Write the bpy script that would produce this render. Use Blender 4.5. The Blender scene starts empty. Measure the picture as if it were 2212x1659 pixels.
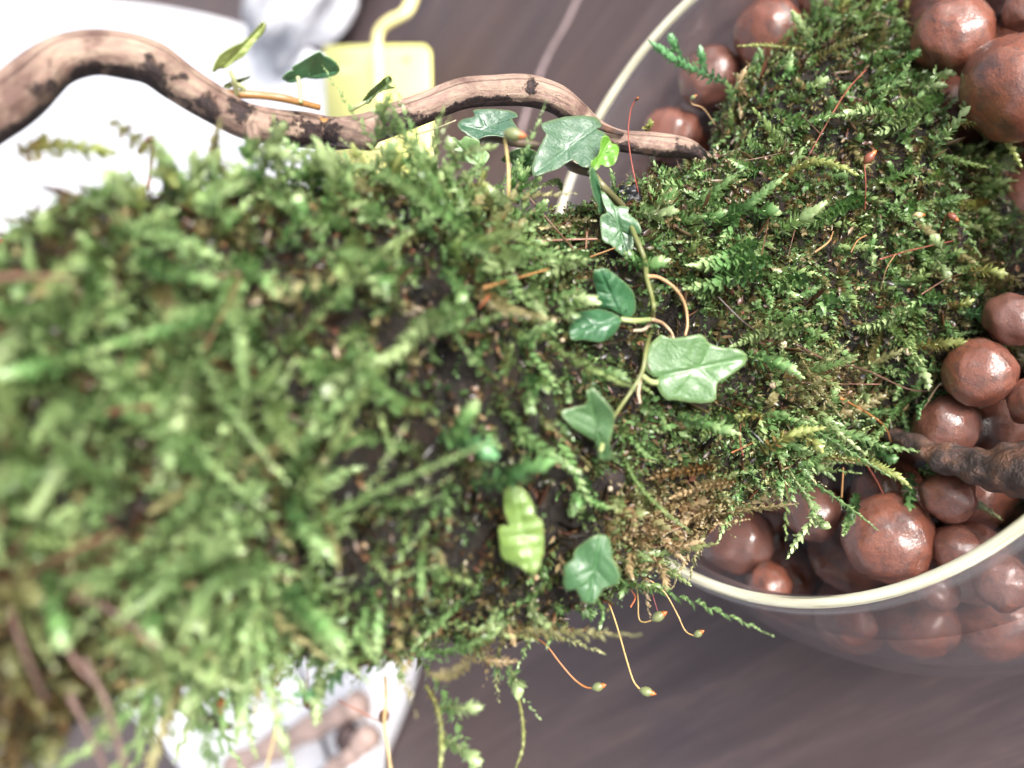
import bpy, math
import numpy as np
from mathutils import Matrix, Vector

rng = np.random.default_rng(11)
SC = bpy.context.scene
COL = SC.collection
SC.unit_settings.system = 'METRIC'
SC.unit_settings.scale_length = 0.01            # one unit is one centimetre

# ------------------------------------------------------------------ camera
FPX, CX, CY = 1915.0, 1106.0, 829.5             # focal length and centre of a 2212 px wide frame
dn = np.array([1.2, 0.2, 1.0]); dn /= np.linalg.norm(dn)      # plumb line in camera axes (right, down, forward)
zc = np.array([-dn[0], dn[1], dn[2]])                         # world up in blender camera axes
xc = np.array([0, 1.0, 0]) - zc * zc[1]; xc /= np.linalg.norm(xc)
yc = np.cross(zc, xc)
R = np.array([xc, yc, zc])                                    # camera -> world
CAM = np.array([0.0, 0.0, 17.4])                              # height of the lens over the table
EX, EY, EZ = R[:, 0], R[:, 1], R[:, 2]                        # image right, image up, towards the lens
UP = np.array([0, 0, 1.0])

cam = bpy.data.cameras.new('camera')
camo = bpy.data.objects.new('camera', cam); COL.objects.link(camo)
M = Matrix.Identity(4)
for i in range(3):
    for j in range(3):
        M[i][j] = R[i, j]
    M[i][3] = CAM[i]
camo.matrix_world = M
cam.sensor_width = 36; cam.lens = 18 / (CX / FPX)
cam.clip_start = 0.2; cam.clip_end = 2000
cam.dof.use_dof = True
cam.dof.focus_distance = 11.3
cam.dof.aperture_fstop = cam.lens * 1e-3 / 0.22               # lens opening about 2.2 mm
cam.dof.aperture_blades = 0
SC.camera = camo

# ------------------------------------------------------------------ daylight
SUN_CAM = np.array([0.24, 0.40, 0.88])                        # towards the light in camera axes (right, up, back)
SUN = R @ (SUN_CAM / np.linalg.norm(SUN_CAM))
w = bpy.data.worlds.new('World'); SC.world = w; w.use_nodes = True
nt = w.node_tree
bg = nt.nodes['Background']
sky = nt.nodes.new('ShaderNodeTexSky'); sky.sky_type = 'NISHITA'; sky.sun_disc = False
sky.sun_elevation = math.asin(max(0.1, SUN[2])); sky.sun_rotation = math.atan2(SUN[0], SUN[1])
sky.air_density = 1.0; sky.dust_density = 6.0; sky.ozone_density = 1.0
hs = nt.nodes.new('ShaderNodeHueSaturation'); hs.inputs['Saturation'].default_value = 0.3
nt.links.new(sky.outputs[0], hs.inputs['Color']); nt.links.new(hs.outputs[0], bg.inputs[0])
bg.inputs[1].default_value = 0.12
ld = bpy.data.lights.new('sun', 'SUN'); ld.energy = 1.5; ld.angle = math.radians(22); ld.color = (1, .985, .965)
lo = bpy.data.objects.new('sun', ld); COL.objects.link(lo)
lo.rotation_euler = Vector(SUN).to_track_quat('Z', 'Y').to_euler()
lo.location = (0, 0, 60)
SC.view_settings.view_transform = 'Standard'; SC.view_settings.look = 'None'
SC.view_settings.exposure = 1.55; SC.view_settings.gamma = 1
SC.cycles.max_bounces = 10; SC.cycles.transparent_max_bounces = 24
SC.cycles.diffuse_bounces = 4

# ------------------------------------------------------------------ helpers
def at(u, v, d):
    return CAM + R @ np.array([(u - CX) / FPX * d, -(v - CY) / FPX * d, -d])
def ats(pts):
    return np.array([at(*p) for p in pts])
def on_z(u, v, z):
    r = R @ np.array([(u - CX) / FPX, -(v - CY) / FPX, -1.0])
    return CAM + r * ((z - CAM[2]) / r[2])
def proj(P):
    q = (P - CAM) @ R
    d = -q[..., 2]
    return CX + q[..., 0] / d * FPX, CY - q[..., 1] / d * FPX, d
def unit(a):
    return a / (np.linalg.norm(a, axis=-1, keepdims=True) + 1e-12)
_nk = [(np.random.default_rng(100 + i).normal(size=(7, 3)), np.random.default_rng(200 + i).uniform(0, 6.28, 7)) for i in range(12)]
def noise(P, f=1.0, k=0):                       # smooth pseudo noise about -1..1
    A, ph = _nk[k % 12]
    return np.sin(np.asarray(P) @ (A.T * f) + ph).sum(-1) / 3.2
def spline(pts, n):
    pts = np.asarray(pts, float)
    k = len(pts)
    if k == 2:
        return pts[0] + np.linspace(0, 1, n)[:, None] * (pts[1] - pts[0])
    ext = np.vstack([2 * pts[0] - pts[1], pts, 2 * pts[-1] - pts[-2]])
    t = np.linspace(0, k - 1 - 1e-9, n); i = t.astype(int); f = (t - i)[:, None]
    p0, p1, p2, p3 = ext[i], ext[i + 1], ext[i + 2], ext[i + 3]
    return .5 * (2 * p1 + (p2 - p0) * f + (2 * p0 - 5 * p1 + 4 * p2 - p3) * f**2 + (3 * p1 - p0 - 3 * p2 + p3) * f**3)
def loop_spline(pts, n):
    pts = np.asarray(pts, float); k = len(pts)
    t = np.linspace(0, k, n, endpoint=False); i = t.astype(int); f = (t - i)[:, None]
    p0, p1, p2, p3 = pts[(i - 1) % k], pts[i % k], pts[(i + 1) % k], pts[(i + 2) % k]
    return .5 * (2 * p1 + (p2 - p0) * f + (2 * p0 - 5 * p1 + 4 * p2 - p3) * f**2 + (3 * p1 - p0 - 3 * p2 + p3) * f**3)

ORG = {}
def link(o, parent=None):
    COL.objects.link(o)
    if parent is not None:
        o.parent = parent
    return o
def tag(o, label=None, cat=None, group=None, kind=None):
    for k, v in (('label', label), ('category', cat), ('group', group), ('kind', kind)):
        if v: o[k] = v
    return o
def thing(name, label, cat, loc, group=None):
    o = bpy.data.objects.new(name, None); link(o)
    o.location = loc; o.empty_display_size = .3
    ORG[o.name] = np.array(loc, float)
    return tag(o, label, cat, group)
def meshdata(name, V, faces, mat, cols=None, attrs=None, smooth=True):
    me = bpy.data.meshes.new(name)
    V = np.ascontiguousarray(V, np.float32)
    if not isinstance(faces, (list, tuple)): faces = [faces]
    faces = [np.asarray(f, np.int32) for f in faces if len(f)]
    tot = sum(len(f) for f in faces)
    li = np.concatenate([f.ravel() for f in faces])
    ln = np.concatenate([np.full(len(f), f.shape[1], np.int32) for f in faces])
    st = np.concatenate([[0], np.cumsum(ln)[:-1]]).astype(np.int32)
    me.vertices.add(len(V)); me.vertices.foreach_set('co', V.ravel())
    me.loops.add(len(li)); me.loops.foreach_set('vertex_index', li)
    me.polygons.add(tot); me.polygons.foreach_set('loop_start', st); me.polygons.foreach_set('loop_total', ln)
    if smooth: me.polygons.foreach_set('use_smooth', np.ones(tot, bool))
    if cols is not None:
        a = me.attributes.new('tint', 'FLOAT_COLOR', 'POINT')
        c = np.ones((len(V), 4), np.float32); c[:, :3] = cols
        a.data.foreach_set('color', c.ravel())
    for k, val in (attrs or {}).items():
        a = me.attributes.new(k, 'FLOAT', 'POINT'); a.data.foreach_set('value', np.ascontiguousarray(val, np.float32))
    me.update(); me.validate()
    if mat: me.materials.append(mat)
    return me
def part(name, V, faces, mat, parent=None, cols=None, attrs=None, smooth=True, loc=None):
    """one mesh object; V in world coordinates"""
    V = np.asarray(V, float)
    po = ORG[parent.name] if parent is not None else np.zeros(3)
    if loc is None: loc = V.mean(0)
    me = meshdata(name, V - loc, faces, mat, cols, attrs, smooth)
    o = bpy.data.objects.new(name, me); link(o, parent)
    o.location = loc - po
    ORG[o.name] = np.array(loc, float)
    return o
def tube(pts, rad, seg=8, cap=True, flat=1.0, lump=0.0, f=3.0):
    pts = np.asarray(pts, float); n = len(pts)
    rad = np.broadcast_to(np.asarray(rad, float), (n,))
    T = unit(np.gradient(pts, axis=0))
    ref = EZ if abs(T[0] @ EZ) < .9 else EY
    Nn = np.zeros_like(T); N0 = unit(ref - T[0] * (ref @ T[0]))
    for i in range(n):
        N0 = unit(N0 - T[i] * (N0 @ T[i])); Nn[i] = N0
    B = np.cross(T, Nn)
    a = np.linspace(0, 2 * np.pi, seg, endpoint=False)
    V = pts[:, None] + rad[:, None, None] * (np.cos(a)[None, :, None] * Nn[:, None] * flat + np.sin(a)[None, :, None] * B[:, None])
    if lump:
        c = pts[:, None]
        V = c + (V - c) * (1 + lump * noise(V, f, 3) + lump * .5 * noise(V, f * 2.7, 4))[..., None]
    V = V.reshape(-1, 3)
    i = np.arange(n - 1)[:, None] * seg; j = np.arange(seg)[None]; j2 = (j + 1) % seg
    F = np.stack([i + j, i + j2, i + seg + j2, i + seg + j], -1).reshape(-1, 4)
    faces = [F]
    s = np.repeat(np.concatenate([[0], np.cumsum(np.linalg.norm(np.diff(pts, axis=0), axis=1))]), seg)
    an = np.tile(a, n)
    if cap:
        V = np.vstack([V, pts[0] - T[0] * rad[0] * .4, pts[-1] + T[-1] * rad[-1] * .4])
        k0, k1 = n * seg, n * seg + 1
        jj = np.arange(seg); jn = (jj + 1) % seg
        faces += [np.stack([np.full(seg, k0), jn, jj], -1), np.stack([np.full(seg, k1), (n - 1) * seg + jj, (n - 1) * seg + jn], -1)]
        s = np.append(s, [0, s[-1]]); an = np.append(an, [0, 0])
    return V, faces, s, an
def joinm(parts):
    V, F, C, o = [], {3: [], 4: []}, [], 0
    for p in parts:
        v, fs = p[0], p[1]
        V.append(v)
        for f in (fs if isinstance(fs, list) else [fs]):
            if len(f): F[np.asarray(f).shape[1]].append(np.asarray(f) + o)
        if len(p) > 2 and p[2] is not None: C.append(np.broadcast_to(p[2], (len(v), 3)))
        o += len(v)
    return np.vstack(V), [np.vstack(F[k]) for k in (3, 4) if F[k]], (np.vstack(C) if C else None)

# ------------------------------------------------------------------ materials
def newmat(name):
    m = bpy.data.materials.new(name); m.use_nodes = True
    t = m.node_tree; t.nodes.clear()
    out = t.nodes.new('ShaderNodeOutputMaterial')
    return m, t, out
def nd(t, typ, ins=None, **kw):
    n = t.nodes.new(typ)
    for k, v in kw.items(): setattr(n, k, v)
    for k, v in (ins or {}).items():
        if isinstance(v, bpy.types.NodeSocket): t.links.new(v, n.inputs[k])
        else: n.inputs[k].default_value = v
    return n
def ramp(t, fac, stops):
    r = t.nodes.new('ShaderNodeValToRGB'); t.links.new(fac, r.inputs[0])
    e = r.color_ramp.elements
    while len(e) < len(stops): e.new(.5)
    for el, (p, c) in zip(e, stops):
        el.position = p; el.color = tuple(c) + (1,) if len(c) == 3 else c
    return r.outputs[0]
def mixc(t, fac, a, b, mode='MIX'):
    n = t.nodes.new('ShaderNodeMix'); n.data_type = 'RGBA'; n.blend_type = mode
    for i, v in ((0, fac), (6, a), (7, b)):
        if isinstance(v, bpy.types.NodeSocket): t.links.new(v, n.inputs[i])
        else: n.inputs[i].default_value = v if i == 0 else (tuple(v) + (1,))
    return n.outputs[2]
def coords(t, kind='Object'):
    return t.nodes.new('ShaderNodeTexCoord').outputs[kind]
def tex(t, vec, scale, detail=4, rough=.55, dist=0, out=0):
    return nd(t, 'ShaderNodeTexNoise', {'Vector': vec, 'Scale': scale, 'Detail': detail, 'Roughness': rough, 'Distortion': dist}).outputs[out]
def stretch(t, vec, sc, rot=(0, 0, 0)):
    return nd(t, 'ShaderNodeMapping', {'Vector': vec, 'Scale': sc, 'Rotation': rot}).outputs[0]
def bump(t, h, strength=.3, dist=.02):
    return nd(t, 'ShaderNodeBump', {'Height': h, 'Strength': strength, 'Distance': dist}).outputs[0]
def pbsdf(t, out, **kw):
    p = t.nodes.new('ShaderNodeBsdfPrincipled')
    for k, v in kw.items():
        k = k.replace('_', ' ')
        if isinstance(v, bpy.types.NodeSocket): t.links.new(v, p.inputs[k])
        else: p.inputs[k].default_value = (tuple(v) + (1,)) if isinstance(v, tuple) and len(v) == 3 and 'Color' in k else v
    if out: t.links.new(p.outputs[0], out.inputs[0])
    return p

def mat_leafy(name, trans=.3, rough=.42, coat=.0):
    m, t, out = newmat(name)
    c = nd(t, 'ShaderNodeAttribute', attribute_name='tint').outputs['Color']
    p = pbsdf(t, None, Base_Color=c, Roughness=rough, Specular_IOR_Level=.5, Coat_Weight=coat, Coat_Roughness=.15)
    tr = nd(t, 'ShaderNodeBsdfTranslucent', {'Color': mixc(t, 1, c, (1.05, 1.15, .8), 'MULTIPLY')})
    mx = nd(t, 'ShaderNodeMixShader', {0: trans}); t.links.new(p.outputs[0], mx.inputs[1]); t.links.new(tr.outputs[0], mx.inputs[2])
    t.links.new(mx.outputs[0], out.inputs[0])
    return m
M_MOSS = mat_leafy('moss_green', .30, .34, .4)
M_STALK = mat_leafy('dry_stalk_tint', .1, .4, .2)

def mat_bark():
    m, t, out = newmat('wet_bark')
    v = coords(t)
    n1 = tex(t, v, 1.6, 5, .6); n2 = tex(t, v, 9, 6, .65); n3 = tex(t, v, 38, 3, .6)
    c = ramp(t, n1, [(.3, (.005, .004, .004)), (.48, (.013, .008, .006)), (.6, (.035, .017, .010)), (.75, (.018, .014, .007))])
    c = mixc(t, ramp(t, n2, [(.45, (0, 0, 0)), (.7, (1, 1, 1))]), c, (.020, .018, .007))
    c = mixc(t, ramp(t, n3, [(.35, (1, 1, 1)), (.6, (0, 0, 0))]), c, (.012, .009, .008))
    r = nd(t, 'ShaderNodeMapRange', {'Value': n2, 'To Min': .25, 'To Max': .75}).outputs[0]
    h = mixc(t, .5, n2, n3)
    pbsdf(t, out, Base_Color=c, Roughness=r, Normal=bump(t, h, 1.0, .16), Coat_Weight=.12, Coat_Roughness=.12, Coat_Normal=bump(t, n3, 1.0, .12))
    return m
M_BARK = mat_bark()

def mat_branch():
    m, t, out = newmat('bare_branch_wood')
    s = nd(t, 'ShaderNodeAttribute', attribute_name='along').outputs['Fac']
    a = nd(t, 'ShaderNodeAttribute', attribute_name='turn').outputs['Fac']
    bk = nd(t, 'ShaderNodeAttribute', attribute_name='crust_shade').outputs['Fac']
    v = coords(t)
    cv = nd(t, 'ShaderNodeCombineXYZ', {0: s, 1: a}).outputs[0]
    streak = tex(t, stretch(t, cv, (1.6, 9, 1)), 2.2, 7, .68, .4)
    fine = tex(t, v, 26, 5, .6)
    patch = tex(t, v, 1.9, 4, .6, .5)
    c = ramp(t, streak, [(.25, (.10, .058, .048)), (.42, (.26, .168, .138)), (.6, (.31, .232, .175)), (.78, (.46, .37, .29))])
    c = mixc(t, ramp(t, patch, [(.46, (0, 0, 0)), (.62, (.9, .9, .9))]), c, (.105, .058, .048))
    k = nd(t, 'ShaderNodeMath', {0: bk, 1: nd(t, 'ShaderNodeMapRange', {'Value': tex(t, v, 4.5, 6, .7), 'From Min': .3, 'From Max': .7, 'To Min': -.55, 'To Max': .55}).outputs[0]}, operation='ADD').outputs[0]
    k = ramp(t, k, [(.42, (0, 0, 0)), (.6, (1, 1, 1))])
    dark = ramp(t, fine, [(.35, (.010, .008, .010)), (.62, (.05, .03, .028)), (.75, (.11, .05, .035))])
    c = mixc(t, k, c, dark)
    h = mixc(t, .4, streak, fine)
    h2 = mixc(t, .5, h, nd(t, 'ShaderNodeMath', {0: k, 1: .8}, operation='MULTIPLY').outputs[0])
    pbsdf(t, out, Base_Color=c, Roughness=.62, Normal=bump(t, h2, 1.0, .09), Specular_IOR_Level=.35)
    return m
M_BRANCH = mat_branch()

def mat_root():
    m, t, out = newmat('wet_black_root')
    v = coords(t)
    n1 = tex(t, v, 3, 6, .65); n2 = tex(t, stretch(t, v, (1, 1, 3)), 14, 5, .6)
    c = ramp(t, n1, [(.32, (.018, .014, .013)), (.48, (.08, .052, .045)), (.62, (.17, .078, .045)), (.75, (.11, .082, .075))])
    pbsdf(t, out, Base_Color=c, Roughness=.55, Normal=bump(t, mixc(t, .5, n1, n2), 1.0, .14), Coat_Weight=.12, Coat_Roughness=.2)
    return m
M_ROOT = mat_root()

def mat_clay():
    m, t, out = newmat('wet_fired_clay')
    v = coords(t)
    rnd = nd(t, 'ShaderNodeObjectInfo').outputs['Random']
    v = nd(t, 'ShaderNodeVectorMath', {0: v, 1: nd(t, 'ShaderNodeCombineXYZ', {0: nd(t, 'ShaderNodeMath', {0: rnd, 1: 40}, operation='MULTIPLY').outputs[0]}).outputs[0]}, operation='ADD').outputs[0]
    n1 = tex(t, v, 1.5, 7, .66, .4); n2 = tex(t, v, 7, 6, .66); n3 = tex(t, v, 24, 5, .68)
    c = ramp(t, n1, [(.30, (.045, .018, .015)), (.41, (.13, .040, .024)), (.52, (.25, .070, .033)), (.60, (.17, .052, .030)), (.74, (.27, .125, .085))])
    c = mixc(t, ramp(t, rnd, [(0, (.0, .0, .0)), (1, (.75, .75, .75))]), c, (.105, .046, .036))
    c = mixc(t, ramp(t, n2, [(.58, (0, 0, 0)), (.72, (1, 1, 1))]), c, (.05, .024, .02))
    c = mixc(t, ramp(t, n3, [(.3, (.5, .5, .5)), (.5, (0, 0, 0))]), c, (.10, .04, .03))
    c = mixc(t, ramp(t, nd(t, 'ShaderNodeTexVoronoi', {'Vector': v, 'Scale': 3.1}).outputs[0], [(.05, (1, 1, 1)), (.1, (0, 0, 0))]), c, (.02, .012, .012))
    hb = mixc(t, .35, n2, n3)
    pbsdf(t, out, Base_Color=c, Roughness=.5, Normal=bump(t, hb, .6, .07), Coat_Weight=1.0, Coat_Roughness=.05, Coat_IOR=1.6,
          Coat_Normal=bump(t, mixc(t, .45, tex(t, v, 4.5, 3, .5, .8), tex(t, v, 13, 3, .6, .5)), .33, .05))
    return m
M_CLAY = mat_clay()

def mat_clear(name, ior, tint, rough=.0, wave=0, haze=0):
    m, t, out = newmat(name)
    nrm = None
    bf = nd(t, 'ShaderNodeNewGeometry').outputs['Backfacing']
    fr = nd(t, 'ShaderNodeFresnel', {'IOR': nd(t, 'ShaderNodeMapRange', {'Value': bf, 'To Min': ior, 'To Max': 1 / ior}).outputs[0]})
    g = nd(t, 'ShaderNodeBsdfGlossy', {'Roughness': rough, 'Color': (1, 1, 1, 1)})
    if wave:
        b = bump(t, tex(t, coords(t), 1.2, 2), wave, .05)
        t.links.new(b, fr.inputs['Normal']); t.links.new(b, g.inputs['Normal'])
    tr = nd(t, 'ShaderNodeBsdfTransparent', {'Color': tint + (1,)})
    mx = nd(t, 'ShaderNodeMixShader', {0: fr.outputs[0]})
    t.links.new(tr.outputs[0], mx.inputs[1]); t.links.new(g.outputs[0], mx.inputs[2]); last = mx.outputs[0]
    if haze:                                     # a faint milky haze mixed in so the glass shows
        sm = ramp(t, tex(t, stretch(t, coords(t), (1, 1, .35)), 1.1, 6, .7, 1.0), [(.4, (.03, .03, .03)), (.62, (haze,) * 3), (.8, (.05, .05, .05))])
        df = nd(t, 'ShaderNodeBsdfDiffuse', {'Color': (.75, .74, .78, 1)})
        m2 = nd(t, 'ShaderNodeMixShader', {0: sm}); t.links.new(last, m2.inputs[1]); t.links.new(df.outputs[0], m2.inputs[2]); last = m2.outputs[0]
    t.links.new(last, out.inputs[0])
    return m
M_GLASS = mat_clear('clear_glass', 1.38, (.96, .955, .96), .015, .15, .025)
M_BEAD = mat_clear('glass_bead', 1.6, (.93, .92, .92), .01, .0, .03)
M_WATER = mat_clear('clear_water', 1.33, (.70, .66, .64), .03)
M_DROP = mat_clear('water_drop', 1.45, (.9, .93, .9), .0)

def mat_rim():
    m, t, out = newmat('ground_glass_rim_glow')
    sx = nd(t, 'ShaderNodeSeparateXYZ', {0: coords(t)}).outputs
    an_ = nd(t, 'ShaderNodeMath', {0: sx[1], 1: sx[0]}, operation='ARCTAN2').outputs[0]
    r_ = nd(t, 'ShaderNodeMath', {0: nd(t, 'ShaderNodeVectorMath', {0: nd(t, 'ShaderNodeCombineXYZ', {0: sx[0], 1: sx[1]}).outputs[0]}, operation='LENGTH').outputs[1], 1: 17}, operation='MULTIPLY').outputs[0]
    n = tex(t, nd(t, 'ShaderNodeCombineXYZ', {0: nd(t, 'ShaderNodeMath', {0: an_, 1: 3.5}, operation='MULTIPLY').outputs[0], 1: r_, 2: nd(t, 'ShaderNodeMath', {0: sx[2], 1: 17}, operation='MULTIPLY').outputs[0]}).outputs[0], 1.0, 4, .6)
    c = ramp(t, n, [(.30, (.16, .14, .11)), (.40, (.60, .56, .42)), (.55, (.82, .79, .63)), (.72, (.88, .87, .80))])  # ivory edge glow of light led through the glass, put into the colour
    p = pbsdf(t, None, Base_Color=c, Roughness=.18, Specular_IOR_Level=.6, Coat_Weight=.5, Coat_Roughness=.05)
    tr = nd(t, 'ShaderNodeBsdfTranslucent', {'Color': (.92, .9, .78, 1)})
    mx = nd(t, 'ShaderNodeMixShader', {0: .35}); t.links.new(p.outputs[0], mx.inputs[1]); t.links.new(tr.outputs[0], mx.inputs[2])
    t.links.new(mx.outputs[0], out.inputs[0])
    return m
M_RIM = mat_rim()

def mat_table(ang):
    m, t, out = newmat('dark_stained_wood')
    v = coords(t)
    vr = stretch(t, v, (1, 1, 1), (0, 0, -ang))
    g = tex(t, stretch(t, vr, (.10, 1.6, 1)), 1.1, 7, .62, .6)
    big = tex(t, v, .12, 3, .5)
    fine = tex(t, stretch(t, vr, (.5, 9, 1)), 2.5, 5, .7)
    c = ramp(t, g, [(.3, (.036, .026, .032)), (.5, (.066, .050, .055)), (.64, (.105, .075, .075)), (.76, (.18, .125, .11))])
    c = mixc(t, ramp(t, fine, [(.4, (.55, .55, .55)), (.6, (0, 0, 0))]), c, (.038, .027, .034))
    c = mixc(t, ramp(t, big, [(.35, (0, 0, 0)), (.65, (.6, .6, .6))]), c, (.085, .05, .042))
    pbsdf(t, out, Base_Color=c, Roughness=.5, Normal=bump(t, mixc(t, .5, g, fine), .3, .05), Specular_IOR_Level=.45)
    return m

def mat_plain(name, c, rough=.5, var=.15, scale=3, trans=0, bmp=.15, spec=.5):
    m, t, out = newmat(name)
    v = coords(t)
    n = tex(t, v, scale, 5, .6)
    lo_ = tuple(x * (1 - var) for x in c); hi = tuple(min(1, x * (1 + var)) for x in c)
    col = ramp(t, n, [(.3, lo_), (.7, hi)])
    p = pbsdf(t, None, Base_Color=col, Roughness=rough, Normal=bump(t, n, bmp, .03), Specular_IOR_Level=spec)
    if trans:
        tr = nd(t, 'ShaderNodeBsdfTranslucent', {'Color': tuple(c) + (1,)})
        mx = nd(t, 'ShaderNodeMixShader', {0: trans}); t.links.new(p.outputs[0], mx.inputs[1]); t.links.new(tr.outputs[0], mx.inputs[2])
        t.links.new(mx.outputs[0], out.inputs[0])
    else:
        t.links.new(p.outputs[0], out.inputs[0])
    return m
M_WHITE = mat_plain('white_plastic', (.76, .76, .81), .35, .03)
M_CLOTH = mat_plain('grey_white_paper', (.48, .48, .52), .8, .25, 1.2)
M_TAG = mat_plain('yellow_plastic', (.84, .80, .26), .4, .04)
M_WIRE = mat_plain('yellow_cord', (.70, .62, .28), .5, .1)
M_INK = mat_plain('faded_ink', (.68, .68, .36), .6, .1)
M_PALE = mat_plain('pale_caustic', (.22, .165, .165), .5, .2)
M_PINK = mat_plain('pinkish_stick', (.36, .26, .23), .7, .3, 1.0)
M_BLACKST = mat_plain('blackened_stick_end', (.05, .03, .03), .7, .3)
M_COAL = mat_plain('black_charcoal', (.016, .016, .019), .35, .5, 9, bmp=.9)
M_NUB = mat_plain('dark_brown_nub', (.018, .011, .010), .9, .6, 7, bmp=.6)
M_GRAIN = mat_plain('cream_grain', (.42, .33, .23), .5, .2, 9)
M_RED = mat_plain('crimson_berry', (.45, .02, .05), .35, .2)

# ------------------------------------------------------------------ table, tray and the things at the back
g0, g1 = on_z(1453, 1605, 0), on_z(1659, 1502, 0)
GANG = math.atan2(g1[1] - g0[1], g1[0] - g0[0])
tb = thing('table', 'dark purplish brown wooden table under the glass bowl', 'table', (0, 0, 0))
cxy = on_z(1106, 700, 0)
tb_half = 420
gx, gy = np.meshgrid(np.linspace(-tb_half, tb_half, 13), np.linspace(-tb_half, tb_half, 13), indexing='ij')
top = np.stack([gx.ravel() + cxy[0], gy.ravel() + cxy[1] , np.zeros(gx.size)], -1)
ii = (np.arange(12)[:, None] * 13 + np.arange(12)[None]).ravel()
Ft = np.stack([ii, ii + 13, ii + 14, ii + 1], -1)
bot = top.copy(); bot[:, 2] = -2.5
edge = [(k, k + 13) for k in range(0, 156, 13)] + [(156 + k, 157 + k) for k in range(12)] + [(168 - k, 155 - k) for k in range(0, 156, 13)] + [(12 - k, 11 - k) for k in range(12)]
Fs = np.array([(b, a, a + 169, b + 169) for a, b in edge])
part('table_top', np.vstack([top, bot]), [Ft, Ft[:, ::-1] + 169, Fs], mat_table(GANG), tb, smooth=False, loc=np.zeros(3))
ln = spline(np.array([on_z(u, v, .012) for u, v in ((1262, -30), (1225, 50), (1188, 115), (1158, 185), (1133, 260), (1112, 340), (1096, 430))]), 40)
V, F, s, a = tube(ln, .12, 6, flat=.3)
part('caustic_line', V, F, M_PALE, tb)  # pale strip painting the light ring the bowl throws on the table

def slab(outline, z0, z1, lip=0, lipw=0):
    """flat rounded slab from an outline (world xy), with an optional raised lip"""
    o = np.asarray(outline)[:, :2]; n = len(o)
    c = o.mean(0)
    d = np.roll(o, -1, 0) - np.roll(o, 1, 0)
    nn = unit(np.stack([d[:, 1], -d[:, 0]], -1))
    if (nn * (o - c)).sum() < 0: nn = -nn
    rings = [(o - nn * .25, z0), (o, z0 + .12), (o, z1 + lip - .12), (o - nn * .1, z1 + lip)]
    if lip:
        rings += [(o - nn * lipw, z1 + lip), (o - nn * (lipw + .15), z1 + lip - .1), (o - nn * (lipw + .6), z1)]
    V = np.vstack([np.c_[r, np.full(n, z)] for r, z in rings])
    j = np.arange(n); j2 = (j + 1) % n
    F = np.vstack([np.stack([k * n + j, k * n + j2, (k + 1) * n + j2, (k + 1) * n + j], -1) for k in range(len(rings) - 1)])
    V = np.vstack([V, [c[0], c[1], z1], [c[0], c[1], z0]])
    k = len(rings) - 1
    F3 = np.vstack([np.stack([k * n + j, k * n + j2, np.full(n, len(V) - 2)], -1), np.stack([j2, j, np.full(n, len(V) - 1)], -1)])
    return V, [F, F3]
tr_px = [(-60, -42), (90, -18), (190, -4), (260, 3), (343, 14), (430, 30), (515, 51), (600, 79), (686, 117), (760, 165), (830, 240), (880, 400), (900, 700), (890, 1000), (860, 1250), (815, 1480), (755, 1640), (690, 1760)]
tr_w = [on_z(u, v, 1.6)[:2] for u, v in tr_px]
lastd = unit(tr_w[-1] - tr_w[-2])
tr_w += [tr_w[-1] + lastd * 8 + (tr_w[0] - tr_w[-1]) * .05, tr_w[-1] + lastd * 14 + (tr_w[0] - tr_w[10]) * .4, tr_w[0] + (tr_w[0] - tr_w[10]) * .55 + lastd * 20]
tr_o = loop_spline(tr_w, 160)
V, F = slab(tr_o, 0.02, 1.35, .22, .9)
tag(part('white_tray', V, F, M_WHITE), 'large white tray with rounded edge lying on the table behind the log', 'tray')

# yellow tag lying on the tray edge with its cord
tg_px = [(700, 97), (912, 95), (924, 110), (932, 420), (918, 440), (705, 440)]
tg = [on_z(u, v, 1.95) for u, v in tg_px]
TG = thing('plant_tag', 'pale yellow plastic plant tag with yellow cord behind the bare branch', 'tag', np.mean(tg, 0))
dense = []
for i in range(6):
    a_, b_ = tg[i], tg[(i + 1) % 6]
    dense += [a_ + (b_ - a_) * q for q in (0, .5)]
V, F = slab(np.array(dense), 1.72, 1.98)
part('tag_plate', V, F, M_TAG, TG, smooth=False)
wp = spline(np.array([on_z(u, v, z) for u, v, z in ((905, -60, 1.5), (892, -8, 1.6), (876, 26, 1.9), (838, 48, 2.2), (818, 70, 2.3), (814, 110, 2.3), (817, 180, 2.2), (820, 280, 2.2), (822, 380, 2.2))]), 60)
V, F, s, a = tube(wp, .22, 8, flat=.6); part('cord', V, F, M_WIRE, TG)
for u, v, wd, hh in ((862, 125, 24, 8), (858, 142, 18, 6), (880, 132, 10, 7), (745, 152, 26, 5)):
    q = [on_z(u + x * wd, v + y * hh, 1.992) for x, y in ((-1, -1), (1, -.8), (.9, 1), (-.9, .7))]
    V, F = np.array(q) + [0, 0, -.006], [np.array([(0, 1, 2, 3)])]
    part('ink_smudge', V, F, M_INK, TG, smooth=False)

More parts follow.
